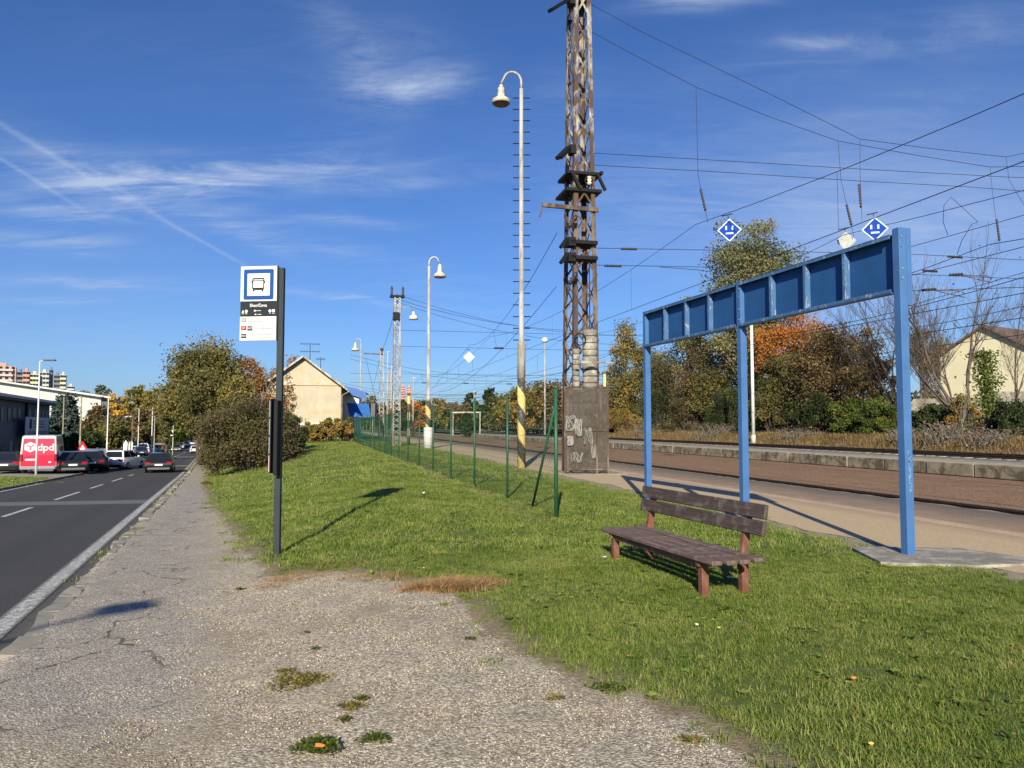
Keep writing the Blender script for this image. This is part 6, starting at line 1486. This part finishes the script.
scrub(990, 425, 448, 35, 22, 160, 'dry bramble tangle near the right edge', 4); scrub(715, 420, 434, 45, 22, 150, 'brown dry brambles left of the middle post', 5); scrub(645, 418, 432, 52, 14, 90, 'reddish dry brambles behind the left blue post', 6)
q = at(965, 430, 42); bare_tree(q.x, q.y, 10.2, 'large leafless tree with many fine twigs before the cream house', 5, .62, .13, 5, 2, leaf='yellowgreen', nleaf=160, stems=3)
q = at(915, 430, 46); bare_tree(q.x, q.y, 10.6, 'leafless tree just right of the nearest blue post', 9, .6, .12, 5, 2, stems=2)
q = at(1015, 430, 45); bare_tree(q.x, q.y, 8.5, 'leafless tree at the right edge', 14, .65, .1, 5, 2)
q = at(962, 440, 38); bare_tree(q.x, q.y, 3.6, 'small pale forked sapling in the dry scrub', 31, .4, .05, 3, 2, m='bark_pale')
# ivy-clad trunk
q = at(988, 430, 42); g = zt(q.x, 42); t_ = empty('ivy_clad_tree', (q.x, 42, g), 0, 'thin trunk thickly wrapped in green ivy in front of the cream wall', 'tree'); rs_ = np.random.RandomState(5); n = 3200
MB().tube([(0, 0, -.1), (.1, 0, 2.5), (-.1, 0, 5)], [.12, .1, .05], 8).build('trunk', M['bark'], t_); zz_ = rs_.uniform(0, 4.8, n); wv = .28+.3*np.abs(np.sin(zz_*2.1+1))
P = np.stack([rs_.normal(0, 1, n)*wv*.75+.1*np.sin(zz_), rs_.normal(0, 1, n)*wv*.6, zz_], 1); link('ivy', leafmesh(P, .14, rs_.normal(.55, .25, n), 3), L['green'], t_)
# --- across the yard, behind the fence
for px, py, Y, hw, lf, lab, sh, n in ((575, 382, 150, 22, 'yellowgreen', 'yellow brown tree seen through the rusty mast', 'round', 3500), (548, 378, 140, 26, 'brown', 'broad brown tree left of the cage', 'round', 5000), (520, 380, 135, 24, 'redgreen', 'autumn tree right of the striped lamp post', 'round', 4500), (498, 392, 150, 14, 'olive', 'olive tree left of the striped lamp post', 'round', 2500),
                                  (489, 386, 210, 10, 'darkgreen', 'right one of two dark poplars over the yard', 'tall', 2200), (470, 389, 215, 8, 'darkgreen', 'left one of two dark poplars over the yard', 'tall', 2000), (455, 398, 200, 16, 'brown', 'brown tree behind the portal frame', 'round', 2400),
                                  (436, 395, 190, 13, 'yellowgreen', 'golden tree between the white footed lamp and the portal', 'round', 2200), (415, 396, 180, 14, 'orange', 'orange tree right of the second mast', 'round', 2200), (372, 396, 200, 14, 'brown', 'brown tree right of the blue canopy', 'round', 2200), (400, 402, 150, 14, 'hedge', 'dark twiggy tree at the foot of the second mast', 'round', 2400), (590, 395, 110, 16, 'olive', 'olive tree just behind the cage', 'round', 3000)):
    tree(px, py, Y, hw, lab, lf, n, 34, sh, .05, Y*.0034)
tree(468, 415, 112, 11, 'dark round shrub standing inside the portal frame', 'darkgreen', 1800, 24, 'round', .03, .3, cat='shrub', name='shrub')
# --- left side
tree(205, 333, 68, 44, 'big olive yellow tree left of the bus stop post', 'oliveyellow', 34000, 110, 'round', .12, .20, trunks=3, cl=.85, ground=-1.6)
tree(209, 370, 62, 33, 'lower olive lobe tree hanging over the road end', 'olive', 9000, 50, 'round', .42, .17, ground=-1.6)
tree(250, 341, 82, 24, 'rust brown tree behind the big olive tree', 'rustbrown', 8000, 48, 'tall', .1, .22)
tree(285, 352, 95, 20, 'rust brown tree behind the bus stop post and house roof', 'rustbrown', 5500, 40, 'round', .1, .24)
tree(238, 372, 60, 24, 'yellowish lower tree above the hedge', 'yellowgreen', 8000, 50, 'round', .1, .17)
q = at(258, 400, 66); bare_tree(q.x, q.y, 7.2, 'tall dead leaning trunk between the olive tree and the post', 41, .3, .14, 3, 2, m='bark_pale')
bush(253, 401, 468, 43, 51, 'huge rounded brown green hedge bush beside the footway', 'hedge', 42000, 170, .10, 'hedge', 'hedge_bush', depth=2.6, cl=.42)
bush(217, 408, 466, 42, 14, 'sparse brown flank of the hedge leaning over the footway', 'hedge', 6000, 40, .09, 'hedge', 'hedge_bush', cl=.35)
bush(291, 412, 452, 50, 17, 'dark rounded bush right of the bus stop post', 'darkgreen', 9000, 50, .12)
tree(285, 372, 58, 12, 'half bare brown twiggy tree against the cream wall', 'rustbrown', 1400, 30, 'round', .3, .15)
for i, (px, hw) in enumerate(((312, 13), (330, 13), (346, 9))): bush(px, (422, 417.5, 419)[i], 442, 68+i, hw, ('orange green shrub at the left end of the low hedge', 'orange green shrub in the middle of the low hedge', 'olive shrub at the right end of the low hedge by the fence')[i], 'redgreen', 5000, 34, .16)
tree(66, 392, 92, 17, 'blue green spruce before the white hall', 'spruce', 15000, 110, 'cone', .03, .35, cl=.5, name='spruce_tree')
tree(58, 425, 84, 9, 'dark lower conifer at the left foot of the spruce', 'darkgreen', 2500, 24, 'round', .02, .25)
for px, py, Y, hw, lf, lab, sh, n in ((96, 404, 90, 16, 'brown', 'brown bush tree right of the spruce', 'round', 4000), (112, 412, 84, 17, 'olive', 'olive tree behind the white parked hatchback', 'round', 5000), (88, 424, 76, 13, 'darkgreen', 'dark bush behind the parked cars', 'round', 3500), (72, 434, 74, 10, 'darkgreen', 'dark low bush right behind the van', 'round', 2500), (124, 425, 88, 8, 'green', 'green shrub before the office block', 'round', 2200),
                                  (98, 383, 170, 22, 'olive', 'broad olive brown tree behind the white hall roof', 'round', 4500), (119, 391, 150, 10, 'yellow', 'brightest yellow tree beyond the road', 'round', 2600), (128, 386, 190, 10, 'yellowgreen', 'slender golden poplar, left one', 'tall', 2000), (139, 381, 200, 9, 'yellowgreen', 'slender golden poplar, middle one', 'tall', 2200), (153, 380, 200, 11, 'yellowgreen', 'slender golden poplar, right one', 'tall', 2600),
                                  (167, 370, 90, 8, 'olive', 'narrow poplar just left of the big olive tree', 'tall', 3000), (145, 405, 170, 16, 'brown', 'dim brown tree behind the twin poles', 'round', 2600), (165, 404, 165, 16, 'olive', 'olive tree over the far parked cars', 'round', 2600), (182, 405, 150, 15, 'green', 'green tree over the end of the road', 'round', 3000), (190, 421, 210, 14, 'darkgreen', 'dark tree closing the road end', 'round', 2400), (150, 422, 175, 12, 'darkgreen', 'dark tree behind the silver parked cars', 'round', 2000), (207, 415, 230, 12, 'darkgreen', 'dark tree closing the road end behind the hedge', 'round', 2000)):
    tree(px, py, Y, hw, lab, lf, n, 34, sh, .06, Y*.0036, ground=float(zroad(Y)))
# far woodland closing the horizon
rs_ = np.random.RandomState(77); Cc = []
for px in np.arange(-260, 1300, 7.0):
    D = 330+60*math.sin(px*.02)+rs_.uniform(-30, 30); x = (px-512)/750*D; top = rs_.uniform(6, 11)+3*math.sin(px*.05)+(2 if px > 350 else 0)
    m_ = 300; c = np.stack([x+rs_.normal(0, 3.2, m_), D+rs_.normal(0, 6, m_), -4+rs_.uniform(0, 1, m_)**.8*(top+4)], 1); Cc.append(c)
Cc = np.concatenate(Cc); tn = .5+.3*np.sin(Cc[:, 0]*.03)+rs_.normal(0, .18, len(Cc))
tag(link('far_woodland', leafmesh(Cc, 2.2, tn, 8), L['olive']), 'distant belt of autumn trees along the horizon', 'woodland', None, 'stuff')
# street lamp behind the viewer whose head shades the footway
SUN_EL, SUN_AZ = R(25.5), R(4.8)     # light travels towards +Y, a little to +X
tosun = Vector((-math.sin(SUN_AZ)*math.cos(SUN_EL), -math.cos(SUN_AZ)*math.cos(SUN_EL), math.sin(SUN_EL)))
s1_, s2_ = G(150, 605), G(-40, 660); hgt = 7.2
pa = s1_+tosun*((hgt-s1_.z)/tosun.z); pb2 = s2_+tosun*((hgt-.5-s2_.z)/tosun.z)
t_ = empty('street_lamp', (pb2.x, pb2.y, 0), 0, 'street lamp standing behind the viewer beside the road', 'street lamp'); d = pa-pb2
MB().tube([(0, 0, -.5), (0, 0, pb2.z)], [.1, .06], 8).build('pole', M['steel_grey'], t_)
MB().tube([(0, 0, pb2.z), (d.x*.45, d.y*.45, pb2.z+.3), (d.x*.75, d.y*.75, hgt)], .035, 6).build('arm', M['steel_grey'], t_)
hd = Vector((d.x, d.y, 0)); MB().beam((d.x*.55, d.y*.55, hgt), (d.x, d.y, hgt+.02), .34, .10).build('lamp_head', M['cargrey'], t_)

# ------------------------------------------------------------------ camera, light, sky
cam = bpy.data.cameras.new('camera'); co = bpy.data.objects.new('camera', cam); COL.objects.link(co); sc.camera = co
co.location = (0, 0, H); co.rotation_euler = (R(90)+PITCH, 0, 0); cam.sensor_width = 36; cam.lens = 750/1024*36; cam.clip_end = 5000; cam.clip_start = .05
sun = bpy.data.lights.new('sun', 'SUN'); so_ = bpy.data.objects.new('sun', sun); COL.objects.link(so_); sun.energy = 5.0; sun.angle = R(.53); sun.color = (1, .905, .70)
so_.rotation_euler = tosun.to_track_quat('Z', 'Y').to_euler(); so_.location = (0, -20, 40)
wd_ = bpy.data.worlds.new('World'); sc.world = wd_; wd_.use_nodes = True; nt = wd_.node_tree
for n_ in list(nt.nodes): nt.nodes.remove(n_)
N = NT(nt); out = N.n('ShaderNodeOutputWorld'); bg = N.n('ShaderNodeBackground'); N.l(bg.outputs[0], out.inputs[0])
sky = N.n('ShaderNodeTexSky', sky_type='NISHITA'); sky.sun_disc = False; sky.sun_elevation = SUN_EL; sky.sun_rotation = math.atan2(tosun.x, tosun.y); sky.air_density = 1.0; sky.dust_density = .6; sky.ozone_density = 1.6; sky.altitude = 150
geo_ = N.n('ShaderNodeTexCoord').outputs['Generated']
def D3(px, py): return Vector(ray(px, py)).normalized()
spz = N.n('ShaderNodeSeparateXYZ'); N.l(geo_, spz.inputs[0])
zc_ = N.math('ADD', spz.outputs[2], .12); cmb = N.n('ShaderNodeCombineXYZ'); N.l(N.math('DIVIDE', spz.outputs[0], zc_), cmb.inputs[0]); N.l(N.math('DIVIDE', spz.outputs[1], zc_), cmb.inputs[1])
mp = N.n('ShaderNodeMapping'); mp.inputs['Rotation'].default_value = (0, 0, R(12)); mp.inputs['Scale'].default_value = (1, 3.2, 1); N.l(cmb.outputs[0], mp.inputs[0])
wisp = N.noise(mp.outputs[0], 2.3, 9, .68, .9); fine = N.noise(mp.outputs[0], 9, 8, .7, .6)
tex = N.math('MULTIPLY', N.mr(wisp, .38, .72, .1, 1), N.mr(fine, .25, .75, .45, 1.1))
acc = None
warp = N.vm('SCALE', N.vm('SUBTRACT', N.n('ShaderNodeTexNoise').outputs['Color'], (.5, .5, .5)), scale=.05)
wn = [x for x in nt.nodes if x.bl_idname == 'ShaderNodeTexNoise'][-1]; N.l(geo_, wn.inputs['Vector']); wn.inputs['Scale'].default_value = 5; wn.inputs['Detail'].default_value = 5
gw = N.vm('ADD', geo_, warp)
def blob(px, py, hl_, hw_, ang, st, sharp=False):
    global acc
    c = D3(px, py); a = R(ang); e1 = D3(px+10*math.cos(a), py+10*math.sin(a)); u_ = (e1-c).normalized(); v_ = c.cross(u_).normalized()
    k = c.dot(D3(512, 384)); su, sv = hl_/750*k, hw_/750*k
    dv = N.vm('SUBTRACT', geo_ if sharp else gw, tuple(c)); a1 = N.math('DIVIDE', N.vm('DOT_PRODUCT', dv, tuple(u_)), su); a2 = N.math('DIVIDE', N.vm('DOT_PRODUCT', dv, tuple(v_)), sv)
    q_ = N.math('ADD', N.math('POWER', N.math('ABSOLUTE', a1), 3 if sharp else 2), N.math('POWER', N.math('ABSOLUTE', a2), 2)); g_ = N.math('EXPONENT', N.math('MULTIPLY', q_, -1.0))
    fr_ = N.math('MULTIPLY', spz.outputs[1], 1); g_ = N.math('MULTIPLY', g_, st); g_ = N.math('MULTIPLY', g_, N.math('GREATER_THAN', spz.outputs[1], 0))
    acc = g_ if acc is None else N.math('ADD', acc, g_)
for b in ((240, 176, 150, 13, -4, .75), (185, 178, 90, 20, 2, .35), (60, 214, 75, 8, 6, .6), (50, 243, 75, 9, 3, .45), (95, 281, 85, 6, 2, .45), (25, 296, 60, 4, 2, .3), (405, 86, 60, 12, -4, .7), (350, 52, 45, 22, 42, .4), (395, 60, 60, 40, 20, .22),
          (340, 299, 55, 4, 10, .55), (345, 221, 60, 6, 5, .35), (240, 232, 60, 8, 25, .3), (820, 42, 40, 6, -4, .5), (700, 4, 60, 10, -6, .6), (930, 40, 110, 22, -10, .3), (660, 200, 150, 70, 0, .2), (890, 210, 160, 60, 0, .25), (230, 60, 200, 60, 0, .05), (440, 300, 90, 30, 10, .18), (100, 330, 200, 30, 0, .12), (900, 110, 100, 20, -12, .12), (150, 195, 120, 25, 8, .3), (420, 182, 60, 8, -6, .4), (90, 190, 60, 14, 20, .4), (300, 240, 120, 14, 14, .25), (40, 150, 70, 20, 30, .2), (760, 60, 90, 30, -15, .1), (560, 95, 60, 25, -10, .12), (330, 160, 60, 30, -20, .2)): blob(*b)
main = N.math('MULTIPLY', acc, tex)
acc = None
for b in ((60, 160, 80, 3.2, 31, .32), (32, 178, 50, 2.2, 32, .28), (140, 203, 45, 2.6, 35, .2), (205, 243, 48, 1.8, 29, .3), (345, 258, 75, 4, 33, .0), (660, 0, 1, 1, 0, 0)):
    if b[5] > 0: blob(*b, sharp=True)
streak = acc; acc = None
for b in ((960, 230, 190, 110, 0, .30), (760, 250, 200, 90, 0, .12), (512, 400, 900, 55, 0, .22), (60, 280, 220, 60, 0, .10)): blob(*b, sharp=True)
haze_ = acc; acc = streak
cm = N.math('ADD', N.math('ADD', haze_, N.math('MULTIPLY', main, 1.6)), N.math('MULTIPLY', acc, N.mr(fine, .3, .7, .6, 1.1)), clamp=True)
gm = N.n('ShaderNodeGamma'); N.l(sky.outputs[0], gm.inputs[0]); gm.inputs[1].default_value = 1.0; skc = N.mix(1, gm.outputs[0], (.275, .445, .75), 'MULTIPLY')
N.l(N.mix(N.math('MULTIPLY', cm, .8, clamp=True), skc, (3.5, 4.1, 5.2)), bg.inputs[0]); bg.inputs[1].default_value = .105
sc.view_settings.view_transform = 'Standard'; sc.view_settings.look = 'None'; sc.view_settings.exposure = .6; sc.view_settings.gamma = 1; sc.view_settings.use_curve_mapping = False
sc.render.engine = 'CYCLES'; sc.cycles.max_bounces = 6; sc.cycles.transparent_max_bounces = 8; sc.cycles.use_denoising = True
